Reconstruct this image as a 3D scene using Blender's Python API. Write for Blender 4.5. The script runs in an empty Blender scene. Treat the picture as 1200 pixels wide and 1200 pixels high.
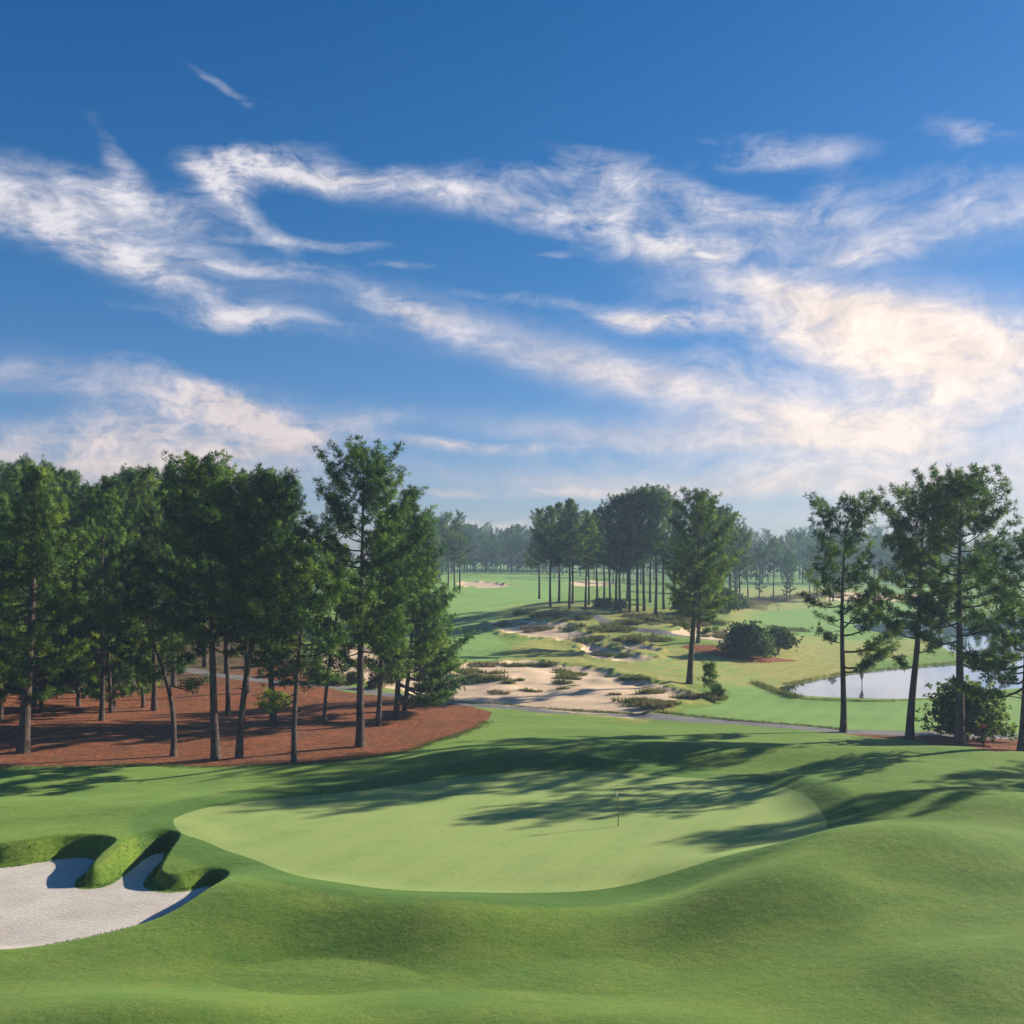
import bpy, math, random
import numpy as np
rng = np.random.default_rng(7)
random.seed(7)
PI = math.pi
scene = bpy.context.scene
COL = scene.collection

# ------------------------------------------------------------------ camera constants
F = 1287.0           # focal length in pixels of a 1200 px wide picture
CZ = 15.3            # camera height above the putting green
HZ = 655.0           # pixel row of the horizon
WATER = -1.0

# ------------------------------------------------------------------ noise
def vnoise(x, y, seed=0):
    x = np.asarray(x, float); y = np.asarray(y, float)
    xi = np.floor(x).astype(np.int64); yi = np.floor(y).astype(np.int64)
    fx = x - xi; fy = y - yi
    fx = fx*fx*fx*(fx*(fx*6-15)+10); fy = fy*fy*fy*(fy*(fy*6-15)+10)
    def h(a, b):
        n = (a*374761393 + b*668265263 + seed*1442695041) & 0xffffffff
        n = ((n ^ (n >> 13))*1274126177) & 0xffffffff
        n = (n ^ (n >> 16)) & 0xffffffff
        return n/4294967295.0*2-1
    a = h(xi, yi); b = h(xi+1, yi); c = h(xi, yi+1); d = h(xi+1, yi+1)
    return (a*(1-fx)+b*fx)*(1-fy) + (c*(1-fx)+d*fx)*fy
def fbm(x, y, seed=0, o=4):
    s = 0; a = 1; t = 0
    for i in range(o):
        s = s + a*vnoise(x*(2**i)+17.3*i, y*(2**i)-9.1*i, seed+i); t += a; a *= .5
    return s/t
def sstep(a, b, x):
    t = np.clip((x-a)/(b-a), 0, 1); return t*t*(3-2*t)

# ------------------------------------------------------------------ base terrain: scattered heights
ctrl = []
def cp(px, py, Y): ctrl.append(((px-600)/F*Y, Y, CZ-(py-HZ)/F*Y))
def cw(x, y, h): ctrl.append((x, y, h))
for a in range(0, 360, 30): cw(18*math.sin(math.radians(a)), 18*math.cos(math.radians(a)), -.2)
for a in (90, 120, 150, 180, 210, 240, 270):
    for r in (80, 260): cw(r*math.sin(math.radians(a)), r*math.cos(math.radians(a)), .5 if r < 100 else 2)
for a in range(0, 360, 20): cw(900*math.sin(math.radians(a)), 900*math.cos(math.radians(a)), 8.5); cw(2900*math.sin(math.radians(a)), 2900*math.cos(math.radians(a)), 8)
for x in (-24, -8, 8, 24): cw(x, 38, -.55)
for x, y, h in [(-12, 66, 0), (0, 62, 0), (12, 62, .05), (0, 72, .15), (22, 62, .1), (-24, 62, -.1), (-30, 80, .1), (0, 88, .1), (30, 82, .1), (55, 72, .5), (-50, 60, .5)]: cw(x, y, h)
for p in [(600, 829, 113), (300, 797, 135), (200, 783, 147), (0, 745, 190), (-200, 720, 240), (100, 715, 260), (350, 745, 185), (500, 790, 140),
          (620, 776, 150), (540, 780, 148), (600, 742, 190), (560, 712, 245), (600, 686, 330), (600, 673, 450), (500, 669, 560), (300, 690, 400),
          (740, 715, 213), (650, 709, 218), (840, 716, 215), (700, 690, 330), (808, 801, 130), (880, 765, 168), (818, 753, 178), (770, 745, 182), (700, 772, 160),
          (1000, 835, 114), (900, 847, 103), (1130, 862, 96), (1120, 873, 90), (1300, 880, 92), (860, 812, 128), (1250, 830, 122),
          (950, 727, 262), (900, 706, 325), (1000, 702, 350), (1100, 690, 450), (950, 689, 430), (800, 690, 400), (1200, 688, 480), (1400, 690, 450),
          (980, 757, 208), (1040, 757, 208), (930, 770, 178), (1340, 780, 190), (1100, 715, 320), (1250, 715, 330)]: cp(*p)
C = np.array(ctrl)
def warpc(x, y):
    r = np.sqrt(x*x+y*y)+1e-6; k = np.log1p(r/40)/r
    return x*k, y*k
cu, cv = warpc(C[:, 0], C[:, 1])
def phi(d2): return np.sqrt(d2+.12**2)
M_ = phi((cu[:, None]-cu)**2+(cv[:, None]-cv)**2)
n_ = len(C); A = np.zeros((n_+1, n_+1)); A[:n_, :n_] = M_ - np.eye(n_)*.01; A[n_, :n_] = 1; A[:n_, n_] = 1
wts = np.linalg.solve(A, np.append(C[:, 2], 0))
def hbase(x, y):
    x = np.asarray(x, float); y = np.asarray(y, float); sh = x.shape
    x = x.ravel(); y = y.ravel(); out = np.empty(x.size)
    for i in range(0, x.size, 40000):
        u, v = warpc(x[i:i+40000], y[i:i+40000])
        out[i:i+40000] = phi((u[:, None]-cu)**2+(v[:, None]-cv)**2) @ wts[:n_] + wts[n_]
    return out.reshape(sh)

# pixel -> world on a level plane
def flat(px, py, z=0.):
    Y = (CZ-z)*F/(py-HZ); return ((px-600)/F*Y, Y)
# mounds and hollows: (px, py, amplitude, half widths across/along, rotation)
MOUNDS = [(1045, 1012, 1.25, 7, 3.6, .1), (905, 1052, .75, 4.0, 2.6, .3), (800, 1032, -.55, 4.2, 2.4, .2), (500, 1075, .5, 5, 3.2, .3), (370, 1110, -.5, 3.6, 2.4, .2),
          (300, 1052, .45, 4, 2.6, 0), (160, 1185, .5, 5, 2.2, 0), (700, 1190, .45, 6, 2.0, -.1), (1130, 1130, .5, 5, 2.6, .2), (640, 1105, -.35, 6, 2.8, .1),
          (870, 893, .75, 13, 3.2, -.1), (640, 900, .45, 9, 2.6, .1), (1090, 925, .7, 8, 4, .15), (1180, 960, .8, 7, 3, 0), (985, 945, .3, 5, 4, 0),
          (120, 955, .5, 9, 4, 0), (60, 1000, .45, 5, 2.4, 0), (430, 905, .4, 12, 4, 0), (1150, 900, .5, 8, 3, .2), (700, 870, .4, 14, 5, .1)]
MW = [(*flat(a, b), c, d, e, f) for a, b, c, d, e, f in MOUNDS]
WASTE_C = [(*flat(660, 800), 26, 14), (15, 172, 30, 20), (32, 185, 25, 14)]
def hfull0(x, y):
    x = np.asarray(x, float); y = np.asarray(y, float)
    h = hbase(x, y)
    for mx, my, a, sx, sy, ro in MW:
        dx = x-mx; dy = y-my; c = math.cos(ro); s = math.sin(ro)
        u = (dx*c+dy*s)/sx; v = (-dx*s+dy*c)/sy
        h = h + 1.5*a*np.exp(-(u*u+v*v)*.6)
    r = np.sqrt(x*x+y*y)
    h = h + .42*fbm(x/14, y/10, 3, 3)*sstep(15, 40, r)
    h = h + sstep(250, 500, r)*1.4*fbm(x/70, y/70, 9, 3)
    w = 0
    for wx, wy, a, b in WASTE_C: w = np.maximum(w, np.exp(-(((x-wx)/a)**2+((y-wy)/b)**2)))
    h = h + w*(.9*fbm(x/9, y/7, 21, 3))
    return h

# ------------------------------------------------------------------ polygons
def crom(P, closed=True, n=6):
    P = np.array(P, float); out = []; N = len(P)
    for i in range(N if closed else N-1):
        if closed: p0, p1, p2, p3 = P[i-1], P[i], P[(i+1) % N], P[(i+2) % N]
        else: p0, p1, p2, p3 = P[max(i-1, 0)], P[i], P[i+1], P[min(i+2, N-1)]
        for k in range(n):
            t = k/n
            out.append(.5*((2*p1)+(-p0+p2)*t+(2*p0-5*p1+4*p2-p3)*t*t+(-p0+3*p1-3*p2+p3)*t**3))
    if not closed: out.append(P[-1])
    return np.array(out)
YS = np.concatenate([np.arange(12, 120, .25), np.arange(120, 300, .6), np.arange(300, 1200, 2.)])
def hit(px, py, fn):
    X = (px-600)/F*YS; Z = CZ-(py-HZ)/F*YS
    b = Z-fn(X, YS)
    i = np.argmax(b <= 0)
    if b[i] > 0: i = len(YS)-1
    if i == 0: return X[0], YS[0]
    t = b[i-1]/(b[i-1]-b[i]+1e-9); Y = YS[i-1]+(YS[i]-YS[i-1])*t
    return (px-600)/F*Y, Y
def poly(pts, z=None, n=6, smooth=True):
    P = [hit(p[0], p[1], hfull0) if z is None and len(p) == 2 else flat(p[0], p[1], p[2] if len(p) > 2 else z) for p in pts]
    return crom(P, True, n) if smooth else np.array(P)
def sdf_poly(x, y, P, pad=30):
    out = np.full(x.shape, 1e3)
    m = (x > P[:, 0].min()-pad) & (x < P[:, 0].max()+pad) & (y > P[:, 1].min()-pad) & (y < P[:, 1].max()+pad)
    X = x[m]; Y = y[m]; d = np.full(X.shape, 1e9); ins = np.zeros(X.shape, bool)
    for i in range(len(P)):
        ax, ay = P[i-1]; bx, by = P[i]
        ex, ey = bx-ax, by-ay; L = ex*ex+ey*ey+1e-12
        t = np.clip(((X-ax)*ex+(Y-ay)*ey)/L, 0, 1)
        d = np.minimum(d, (X-ax-t*ex)**2+(Y-ay-t*ey)**2)
        c = ((ay > Y) != (by > Y))
        if abs(ey) > 1e-12: ins ^= c & (X < (bx-ax)*(Y-ay)/(by-ay)+ax)
    d = np.sqrt(d); out[m] = np.where(ins, -d, d)
    return out
def sdf_line(x, y, P, w, pad=20):
    out = np.full(x.shape, 1e3)
    m = (x > P[:, 0].min()-pad) & (x < P[:, 0].max()+pad) & (y > P[:, 1].min()-pad) & (y < P[:, 1].max()+pad)
    X = x[m]; Y = y[m]; d = np.full(X.shape, 1e9)
    for i in range(1, len(P)):
        ax, ay = P[i-1]; bx, by = P[i]
        ex, ey = bx-ax, by-ay; L = ex*ex+ey*ey+1e-12
        t = np.clip(((X-ax)*ex+(Y-ay)*ey)/L, 0, 1)
        d = np.minimum(d, (X-ax-t*ex)**2+(Y-ay-t*ey)**2)
    out[m] = np.sqrt(d)-w/2
    return out

GREEN = poly([(203, 968), (214, 960), (250, 951), (330, 940), (430, 930), (530, 918), (640, 912), (740, 912), (860, 921), (925, 935), (958, 955), (970, 975), (958, 992), (915, 1002), (840, 1010), (760, 1022), (680, 1037), (600, 1045), (540, 1046.5), (475, 1045), (425, 1041), (380, 1034), (338, 1022), (298, 1006), (256, 993), (218, 982)], z=0.1)
BUNK = poly([(-120, 1040, -1.1), (-50, 1026, -1.1), (0, 1024, -1.1), (40, 1019, -1.1), (75, 1013, -1.1), (104, 1013, -1.1), (116, 1019, -1.1), (100, 1030, -1.1), (88, 1041, -1.1), (92, 1049, -1.1), (125, 1046, -1.1), (150, 1030, -1.1), (172, 1012, -1.1),
             (190, 1006, -1.1), (190, 1014, -1.1), (176, 1030, -1.1), (168, 1046, -1.1), (188, 1053, -1.1), (216, 1050, -1.0), (246, 1037, -.7), (236, 1048, -.3), (190, 1066, -.1), (130, 1080, -.1), (60, 1091, -.1), (0, 1098, -.1), (-80, 1102, -.1), (-150, 1092, -.4)], n=4)
LAKE = poly([(912, 806), (930, 802), (960, 796), (1000, 789), (1060, 783), (1110, 779), (1150, 776), (1185, 772), (1150, 768), (1125, 766), (1110, 762), (1095, 752), (1060, 748), (1035, 742), (1010, 738), (1000, 733), (1030, 726), (1090, 722), (1180, 720), (1300, 722), (1420, 740), (1400, 780), (1300, 796), (1200, 806), (1140, 812), (1100, 817), (1040, 820), (990, 819), (950, 817), (925, 812)], z=WATER, n=5)
SANDS = [([(380, 765), (420, 758), (470, 775), (520, 788), (545, 779), (580, 777), (618, 774), (655, 780), (700, 786), (745, 798), (775, 805), (812, 818), (770, 824), (752, 838), (700, 835), (600, 828), (540, 822), (500, 813), (450, 802), (400, 790)], 'w'),
         ([(578, 731), (600, 727), (640, 729), (668, 733), (680, 742), (712, 751), (690, 757), (660, 751), (620, 745), (590, 741)], 'w'),
         ([(685, 756), (705, 760), (735, 765), (765, 771), (740, 777), (712, 772), (690, 768)], 'w'),
         ([(732, 757), (760, 758), (768, 763), (740, 763)], 'w'),
         ([(790, 740), (830, 740), (870, 742), (885, 747), (850, 750), (810, 746)], 'w'),
         ([(540, 682), (565, 681), (592, 685), (600, 687), (560, 688), (538, 686)], 'w'),
         ([(672, 682), (700, 681), (722, 684), (700, 687), (676, 686)], 'w'),
         ([(975, 697), (1010, 695), (1050, 697), (1110, 695), (1130, 698), (1070, 703), (1010, 705), (975, 702)], 'w')]
PATH = crom([hit(a, b, hfull0) for a, b in [(100, 770), (160, 776), (200, 782), (240, 789), (330, 799), (400, 806), (470, 815), (540, 823), (600, 829), (680, 834.5), (780, 841), (870, 847), (930, 852), (985, 857), (1060, 860), (1130, 862), (1200, 864), (1330, 868), (1500, 872)]], False)
PATH2 = crom([hit(a, b, hfull0) for a, b in [(640, 716), (668, 717), (692, 721), (712, 729), (745, 738), (790, 744), (850, 751), (900, 757)]], False)
STRAW = [[(-200, 915), (0, 899), (100, 898), (200, 897), (350, 895), (440, 886), (500, 872), (545, 858), (570, 845), (573, 834), (540, 825), (470, 817), (400, 810), (375, 790), (345, 760), (330, 735), (200, 722), (0, 720), (-200, 720), (-400, 740), (-400, 900)],
         [(985, 858.5), (1030, 865), (1080, 870), (1140, 876), (1200, 881), (1330, 890), (1450, 885), (1330, 867), (1200, 863), (1130, 861), (1060, 859)],
         [(800, 756), (830, 755), (860, 760), (895, 768), (935, 774), (900, 778), (860, 773), (825, 766), (805, 761)]]
STRAWP = [poly(p) for p in STRAW]
SANDP = [poly(p) for p, k in SANDS]
FAIR = [[(480, 700), (530, 678), (600, 673), (680, 677), (660, 695), (625, 708), (598, 718), (579, 733), (586, 750), (604, 763), (648, 775), (615, 780), (570, 780), (530, 777), (470, 770)],
        [(858, 722), (900, 712), (950, 706), (1040, 706), (1075, 712), (1060, 722), (1000, 730), (985, 738), (1040, 752), (1110, 760), (1040, 758), (960, 757), (915, 752), (880, 738)],
        [(722, 744), (770, 740), (820, 736), (855, 736), (845, 742), (800, 744), (765, 748)],
        [(740, 772), (800, 765), (870, 782), (930, 800), (905, 812), (960, 826), (1100, 828), (1300, 822), (1500, 840), (1400, 862), (1200, 861), (1000, 855), (860, 845), (800, 842), (790, 838), (850, 822), (850, 808), (790, 795), (745, 780)]]
FAIRP = [poly(p) for p in FAIR]
DRY = [poly(p) for p in [[(600, 760), (650, 742), (720, 745), (850, 770), (960, 772), (1000, 790), (900, 800), (800, 800), (720, 785), (640, 780)],
                         [(860, 760), (940, 745), (1100, 762), (1000, 784), (920, 795)], [(600, 710), (760, 712), (850, 730), (720, 745), (600, 730)], [(860, 730), (860, 690), (990, 690), (1000, 703), (900, 715)]]]

def bunk_depth(x, y, sb):
    # grass bank drops quickly to the sand at the back, front edge runs out almost level
    t = sstep(43.5, 49.5, y-.06*(x+20))
    d = .10+1.08*t
    side = 1-sstep(-1.5, 0, sb) 
    w = .9
    return d*(1-sstep(0.0, w, sb)) + .18*d*sstep(0, 2.5, -sb)
def height(x, y, raw=None):
    x = np.asarray(x, float); y = np.asarray(y, float)
    h = hfull0(x, y)
    sg = sdf_poly(x, y, GREEN)
    g = 1-sstep(-3, 2.2, sg)
    h = h*(1-g)+g*(.12+.012*(y-62)+.10*fbm(x/12, y/9, 5, 2))
    # low rolled edge behind the green
    h = h+.10*np.exp(-((sg-1.6)/1.2)**2)*sstep(62, 70, y)
    sb = sdf_poly(x, y, BUNK)
    h = h+(.05+.05*sstep(-24, -17, x))*np.exp(-((sb-2.1)/1.2)**2)*sstep(46.5, 51, y)
    h = h-bunk_depth(x, y, sb)
    sl = sdf_poly(x, y, LAKE)
    tgt = WATER+np.where(sl < 0, np.maximum(.25*sl, -.9), .17*sl)
    k = 1-sstep(2, 14, sl)
    far = sstep(10, 30, sl)
    h = np.where(sl < 900, h*(1-k)+tgt*k, h)
    h = np.where(sl < 0, h, np.maximum(h, WATER+.05+np.clip(sl, 0, 1)*.15))
    for P in (PATH, PATH2): pass
    return h, sg, sb, sl

# ------------------------------------------------------------------ helpers for meshes / things
def np_mesh(name, V, Fc, nv=3, attrs=None, normals=None, smooth=True, mats=(), midx=None):
    me = bpy.data.meshes.new(name)
    V = np.asarray(V, np.float32); Fc = np.asarray(Fc, np.int32)
    me.vertices.add(len(V)); me.vertices.foreach_set('co', V.ravel())
    me.loops.add(Fc.size); me.loops.foreach_set('vertex_index', Fc.ravel())
    me.polygons.add(len(Fc)); me.polygons.foreach_set('loop_start', np.arange(0, Fc.size, nv, dtype=np.int32))
    me.update(calc_edges=True)
    if smooth: me.polygons.foreach_set('use_smooth', np.ones(len(Fc), bool))
    else: me.polygons.foreach_set('use_smooth', np.zeros(len(Fc), bool))
    for k, v in (attrs or {}).items():
        a = me.attributes.new(k, 'FLOAT', 'POINT'); a.data.foreach_set('value', np.asarray(v, np.float32))
    for m in mats: me.materials.append(m)
    if midx is not None: me.polygons.foreach_set('material_index', np.asarray(midx, np.int32))
    if normals is not None: me.normals_split_custom_set_from_vertices(np.asarray(normals, np.float32))
    return me
def link(name, me, parent=None, loc=None):
    o = bpy.data.objects.new(name, me); COL.objects.link(o)
    if parent is not None: o.parent = parent
    if loc is not None: o.location = loc
    return o
def tag(o, label=None, cat=None, group=None, kind=None):
    if label: o['label'] = label
    if cat: o['category'] = cat
    if group: o['group'] = group
    if kind: o['kind'] = kind
    return o

# ------------------------------------------------------------------ materials
def newmat(name):
    m = bpy.data.materials.new(name); m.use_nodes = True
    nt = m.node_tree; nt.nodes.clear(); out = nt.nodes.new('ShaderNodeOutputMaterial')
    return m, nt, out
class NB:
    def __init__(s, nt): s.nt = nt; s.n = nt.nodes; s.l = nt.links
    def node(s, t, **k):
        n = s.n.new(t)
        for a, b in k.items(): setattr(n, a, b)
        return n
    def put(s, inp, v):
        if isinstance(v, bpy.types.NodeSocket): s.l.new(v, inp)
        elif v is not None: inp.default_value = v
    def math(s, op, a, b=None, c=None, clamp=False):
        n = s.node('ShaderNodeMath', operation=op, use_clamp=clamp)
        s.put(n.inputs[0], a); s.put(n.inputs[1], b)
        if c is not None: s.put(n.inputs[2], c)
        return n.outputs[0]
    def mix(s, f, a, b, mode='MIX'):
        n = s.node('ShaderNodeMix', data_type='RGBA', blend_type=mode)
        s.put(n.inputs[0], f); s.put(n.inputs[6], a); s.put(n.inputs[7], b)
        return n.outputs[2]
    def noise(s, vec, scale, detail=4, rough=.5, dist=0., lac=2.):
        n = s.node('ShaderNodeTexNoise'); s.put(n.inputs['Vector'], vec)
        n.inputs['Scale'].default_value = scale; n.inputs['Detail'].default_value = detail
        n.inputs['Roughness'].default_value = rough; n.inputs['Distortion'].default_value = dist
        return n.outputs[0]
    def ramp(s, f, lo, hi, smooth=True):
        n = s.node('ShaderNodeMapRange', interpolation_type='SMOOTHSTEP' if smooth else 'LINEAR')
        s.put(n.inputs[0], f); s.put(n.inputs[1], lo); s.put(n.inputs[2], hi)
        return n.outputs[0]
    def attr(s, name): return s.node('ShaderNodeAttribute', attribute_name=name).outputs['Fac']
    def pos(s): return s.node('ShaderNodeNewGeometry').outputs['Position']
    def mapping(s, v, scale=(1, 1, 1), rot=(0, 0, 0), loc=(0, 0, 0)):
        n = s.node('ShaderNodeMapping'); s.put(n.inputs[0], v)
        n.inputs['Scale'].default_value = scale; n.inputs['Rotation'].default_value = rot; n.inputs['Location'].default_value = loc
        return n.outputs[0]
    def bump(s, h, st, dist):
        n = s.node('ShaderNodeBump'); s.put(n.inputs['Height'], h); n.inputs['Strength'].default_value = st; n.inputs['Distance'].default_value = dist
        return n.outputs[0]
    def bsdf(s, col, rough=.9, spec=.2, normal=None, **k):
        n = s.node('ShaderNodeBsdfPrincipled'); s.put(n.inputs['Base Color'], col); s.put(n.inputs['Roughness'], rough)
        n.inputs['Specular IOR Level'].default_value = spec
        if normal is not None: s.put(n.inputs['Normal'], normal)
        for a, b in k.items(): s.put(n.inputs[a.replace('_', ' ')], b)
        return n.outputs[0]
def rgb(r, g, b): return (r, g, b, 1)

def turf(name, c1, c2, c3, grain=.5, stripes=0., dry=False, collar=False, bumpd=.03):
    m, nt, out = newmat(name); b = NB(nt); p = b.pos()
    big = b.ramp(b.noise(p, .09, 4, .6), .35, .65)
    mid = b.ramp(b.noise(b.mapping(p, (.5, 1.1, 1)), .55, 5, .65, .6), .35, .68)
    fine = b.noise(p, 7, 5, .75)
    vf = b.noise(p, 28, 3, .7)
    col = b.mix(big, c1, c2)
    col = b.mix(b.math('MULTIPLY', mid, .6), col, c3)
    if dry:
        d = b.ramp(b.math('ADD', b.attr('dry'), b.math('MULTIPLY', b.math('SUBTRACT', b.noise(p, .3, 5, .7), .5), 1.3)), .12, .6)
        dc = b.mix(b.ramp(b.noise(p, .8, 4, .7), .35, .65), rgb(.34, .235, .070), rgb(.20, .165, .045))
        col = b.mix(b.math('MULTIPLY', d, .9), col, dc)
    if collar:
        g = b.attr('greend')
        wob = b.math('MULTIPLY', b.math('SUBTRACT', b.noise(p, .5, 2), .5), .5)
        g2 = b.math('ADD', g, wob)
        ring = b.math('SUBTRACT', 1, b.ramp(g2, 1.9, 2.7))
        col = b.mix(b.math('MULTIPLY', ring, .85), col, rgb(.026, .082, .010))
        worn = b.ramp(b.noise(b.mapping(p, (1, .6, 1)), .35, 5, .7, .8), .56, .74)
        col = b.mix(b.math('MULTIPLY', worn, .45), col, rgb(.15, .14, .045))
    if stripes:
        w = b.node('ShaderNodeTexWave', wave_type='BANDS', bands_direction='X')
        b.put(w.inputs[0], b.mapping(p, (1, 1, 1), (0, 0, .5))); w.inputs['Scale'].default_value = .11; w.inputs['Distortion'].default_value = .6; w.inputs['Detail'].default_value = 1
        col = b.mix(b.math('MULTIPLY', b.ramp(w.outputs[1], .35, .65), stripes), col, c3)
    gr = b.math('ADD', b.math('MULTIPLY', fine, .6), b.math('MULTIPLY', vf, .4))
    k = b.math('MULTIPLY_ADD', b.math('SUBTRACT', gr, .5), grain*3, 1)
    col = b.mix(1, col, b.node('ShaderNodeCombineColor').outputs[0], 'MULTIPLY') if False else col
    n = b.node('ShaderNodeVectorMath', operation='SCALE'); b.put(n.inputs[0], col); b.put(n.inputs['Scale'], k)
    nrm = b.bump(b.math('ADD', b.math('MULTIPLY', gr, .5), b.noise(p, 1.8, 3, .6)), .6, bumpd*2.2)
    bs = b.bsdf(n.outputs[0], .85, .12, nrm, Sheen_Weight=.25, Sheen_Roughness=.5, Sheen_Tint=rgb(.5, .8, .25))
    b.l.new(bs, out.inputs[0]); return m
def sandmat(name, c1, c2, rake=True, track=False):
    m, nt, out = newmat(name); b = NB(nt); p = b.pos()
    col = b.mix(b.ramp(b.noise(p, .35, 5, .6, .5), .35, .65), c1, c2)
    if track: col = b.mix(b.math('MULTIPLY', b.ramp(b.noise(b.mapping(p, (.5, 1, 1)), .9, 6, .75, .5), .55, .72), .55), col, rgb(.20, .16, .10))
    f = b.noise(p, 6, 6, .7)
    col = b.mix(b.ramp(f, .45, .8), col, rgb(c1[0]*.75, c1[1]*.72, c1[2]*.68))
    h = f
    if rake:
        w = b.node('ShaderNodeTexWave', wave_type='BANDS', bands_direction='Y'); b.put(w.inputs[0], b.mapping(p, (1, 1, 1), (0, 0, .35)))
        w.inputs['Scale'].default_value = 1.1; w.inputs['Distortion'].default_value = 7; w.inputs['Detail'].default_value = 2
        h = b.math('ADD', b.math('MULTIPLY', w.outputs[1], .18), f)
    b.l.new(b.bsdf(col, .95, .1, b.bump(h, .7, .035)), out.inputs[0]); return m
def strawmat():
    m, nt, out = newmat('pine_straw'); b = NB(nt); p = b.pos()
    a = b.noise(b.mapping(p, (1, 1.6, 1)), 2.2, 6, .75, 1.5); c = b.noise(p, .35, 5, .65)
    col = b.mix(b.ramp(a, .38, .60), rgb(.075, .026, .015), rgb(.42, .155, .070))
    col = b.mix(b.math('MULTIPLY', b.ramp(c, .45, .62), .65), col, rgb(.20, .10, .055)); col = b.mix(b.math('MULTIPLY', b.ramp(b.noise(b.mapping(p, (.6, 1, 1)), 1.1, 5, .7, 1), .52, .66), .6), col, rgb(.06, .028, .02))
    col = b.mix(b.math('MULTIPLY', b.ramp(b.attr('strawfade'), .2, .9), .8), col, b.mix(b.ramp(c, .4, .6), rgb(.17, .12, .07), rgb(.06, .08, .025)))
    litter = b.ramp(b.noise(b.mapping(p, (.35, 1.3, 1)), .8, 6, .75, .8), .63, .72)
    col = b.mix(b.math('MULTIPLY', litter, .6), col, rgb(.38, .30, .22))
    b.l.new(b.bsdf(col, .9, .1, b.bump(b.math('ADD', a, b.noise(p, 9, 4, .8)), 1, .12)), out.inputs[0]); return m
def pathmat():
    m, nt, out = newmat('asphalt_path'); b = NB(nt); p = b.pos()
    col = b.mix(b.ramp(b.noise(p, .7, 5, .7), .35, .7), rgb(.16, .15, .155), rgb(.23, .215, .21))
    col = b.mix(b.math('MULTIPLY', b.ramp(b.noise(p, 2.2, 5, .7), .56, .7), .5), col, rgb(.13, .08, .05))
    b.l.new(b.bsdf(col, .85, .25, b.bump(b.noise(p, 20, 3), .4, .02)), out.inputs[0]); return m
M_rough = turf('rough_turf', rgb(.085, .148, .013), rgb(.050, .108, .011), rgb(.140, .175, .026), 1.1, 0, True, True, .045)
M_fair = turf('fairway_turf', rgb(.080, .170, .040), rgb(.105, .190, .040), rgb(.150, .220, .060), .5, .5, True)
M_green = turf('green_turf', rgb(.225, .272, .082), rgb(.175, .235, .068), rgb(.265, .285, .098), .5, .35, bumpd=.012)
M_sand = sandmat('bunker_sand', rgb(.60, .54, .47), rgb(.50, .44, .38))
M_waste = sandmat('waste_sand', rgb(.78, .59, .39), rgb(.66, .49, .32), False, True)
M_straw = strawmat(); M_path = pathmat()

# ------------------------------------------------------------------ the terrain grid
az = np.concatenate([np.linspace(-PI, math.radians(-33), 40)[:-1], np.linspace(math.radians(-33), math.radians(33), 720), np.linspace(math.radians(33), PI, 40)[1:-1]])
rr = [2., 5, 8, 11, 14, 17, 20, 23, 25.5, 28]
while rr[-1] < 3400:
    r = rr[-1]; rr.append(r+min(r*r/(15.3*1098)*1.25, r*(.0125 if r < 300 else .022)))
rr = np.array(rr); NA = len(az); NR = len(rr)
RR, AA = np.meshgrid(rr, az, indexing='ij')
GX = (RR*np.sin(AA)).ravel(); GY = (RR*np.cos(AA)).ravel()
GZ, SG, SB, SL = height(GX, GY)
s_path = np.minimum(sdf_line(GX, GY, PATH, 2.7), sdf_line(GX, GY, PATH2, 2.4))
nz1 = fbm(GX/1.6, GY/1.6, 31, 3); nz2 = fbm(GX/5, GY/5, 41, 3)
s_straw = np.full(GX.shape, 1e3)
for P in STRAWP: s_straw = np.minimum(s_straw, sdf_poly(GX, GY, P))
s_straw = s_straw+.30*nz1+.35*fbm(GX/.5, GY/.7, 77, 3)
s_sand = np.full(GX.shape, 1e3)
for P in SANDP: s_sand = np.minimum(s_sand, sdf_poly(GX, GY, P))
s_sand = np.where(s_sand < 900, s_sand+.8*nz1+1.4*nz2-.3, s_sand)
s_fair = np.full(GX.shape, 1e3)
for P in FAIRP: s_fair = np.minimum(s_fair, sdf_poly(GX, GY, P))
s_fair = s_fair+.15*nz2
dry = np.zeros(GX.shape)
for P in DRY: dry = np.maximum(dry, 1-sstep(-6, 5, sdf_poly(GX, GY, P)))
dry = np.maximum(dry, .55*np.exp(-(np.maximum(s_sand, 0)/3.0)**2)); rr_ = np.sqrt(GX**2+GY**2)
# scooped sand with a small broken lip
GZ = GZ-.35*(1-sstep(-2, .6, s_sand))*(s_sand < 900)+.38*np.exp(-((s_sand-1.)/.9)**2)*sstep(.5, 3.5, s_path)
GZ = GZ+.03*(1-sstep(-.2, .6, s_path))
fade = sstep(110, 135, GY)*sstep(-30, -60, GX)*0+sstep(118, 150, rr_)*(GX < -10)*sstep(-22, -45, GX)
G3 = np.stack([GX, GY, GZ], 1)
# close the ring and add the centre
idx = np.arange(NR*NA).reshape(NR, NA)
nxt = np.roll(idx, -1, axis=1)
q = np.stack([idx[:-1], nxt[:-1], nxt[1:], idx[1:]], -1).reshape(-1, 4)
tri = np.concatenate([q[:, [0, 2, 3]], q[:, [0, 1, 2]]])
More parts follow.
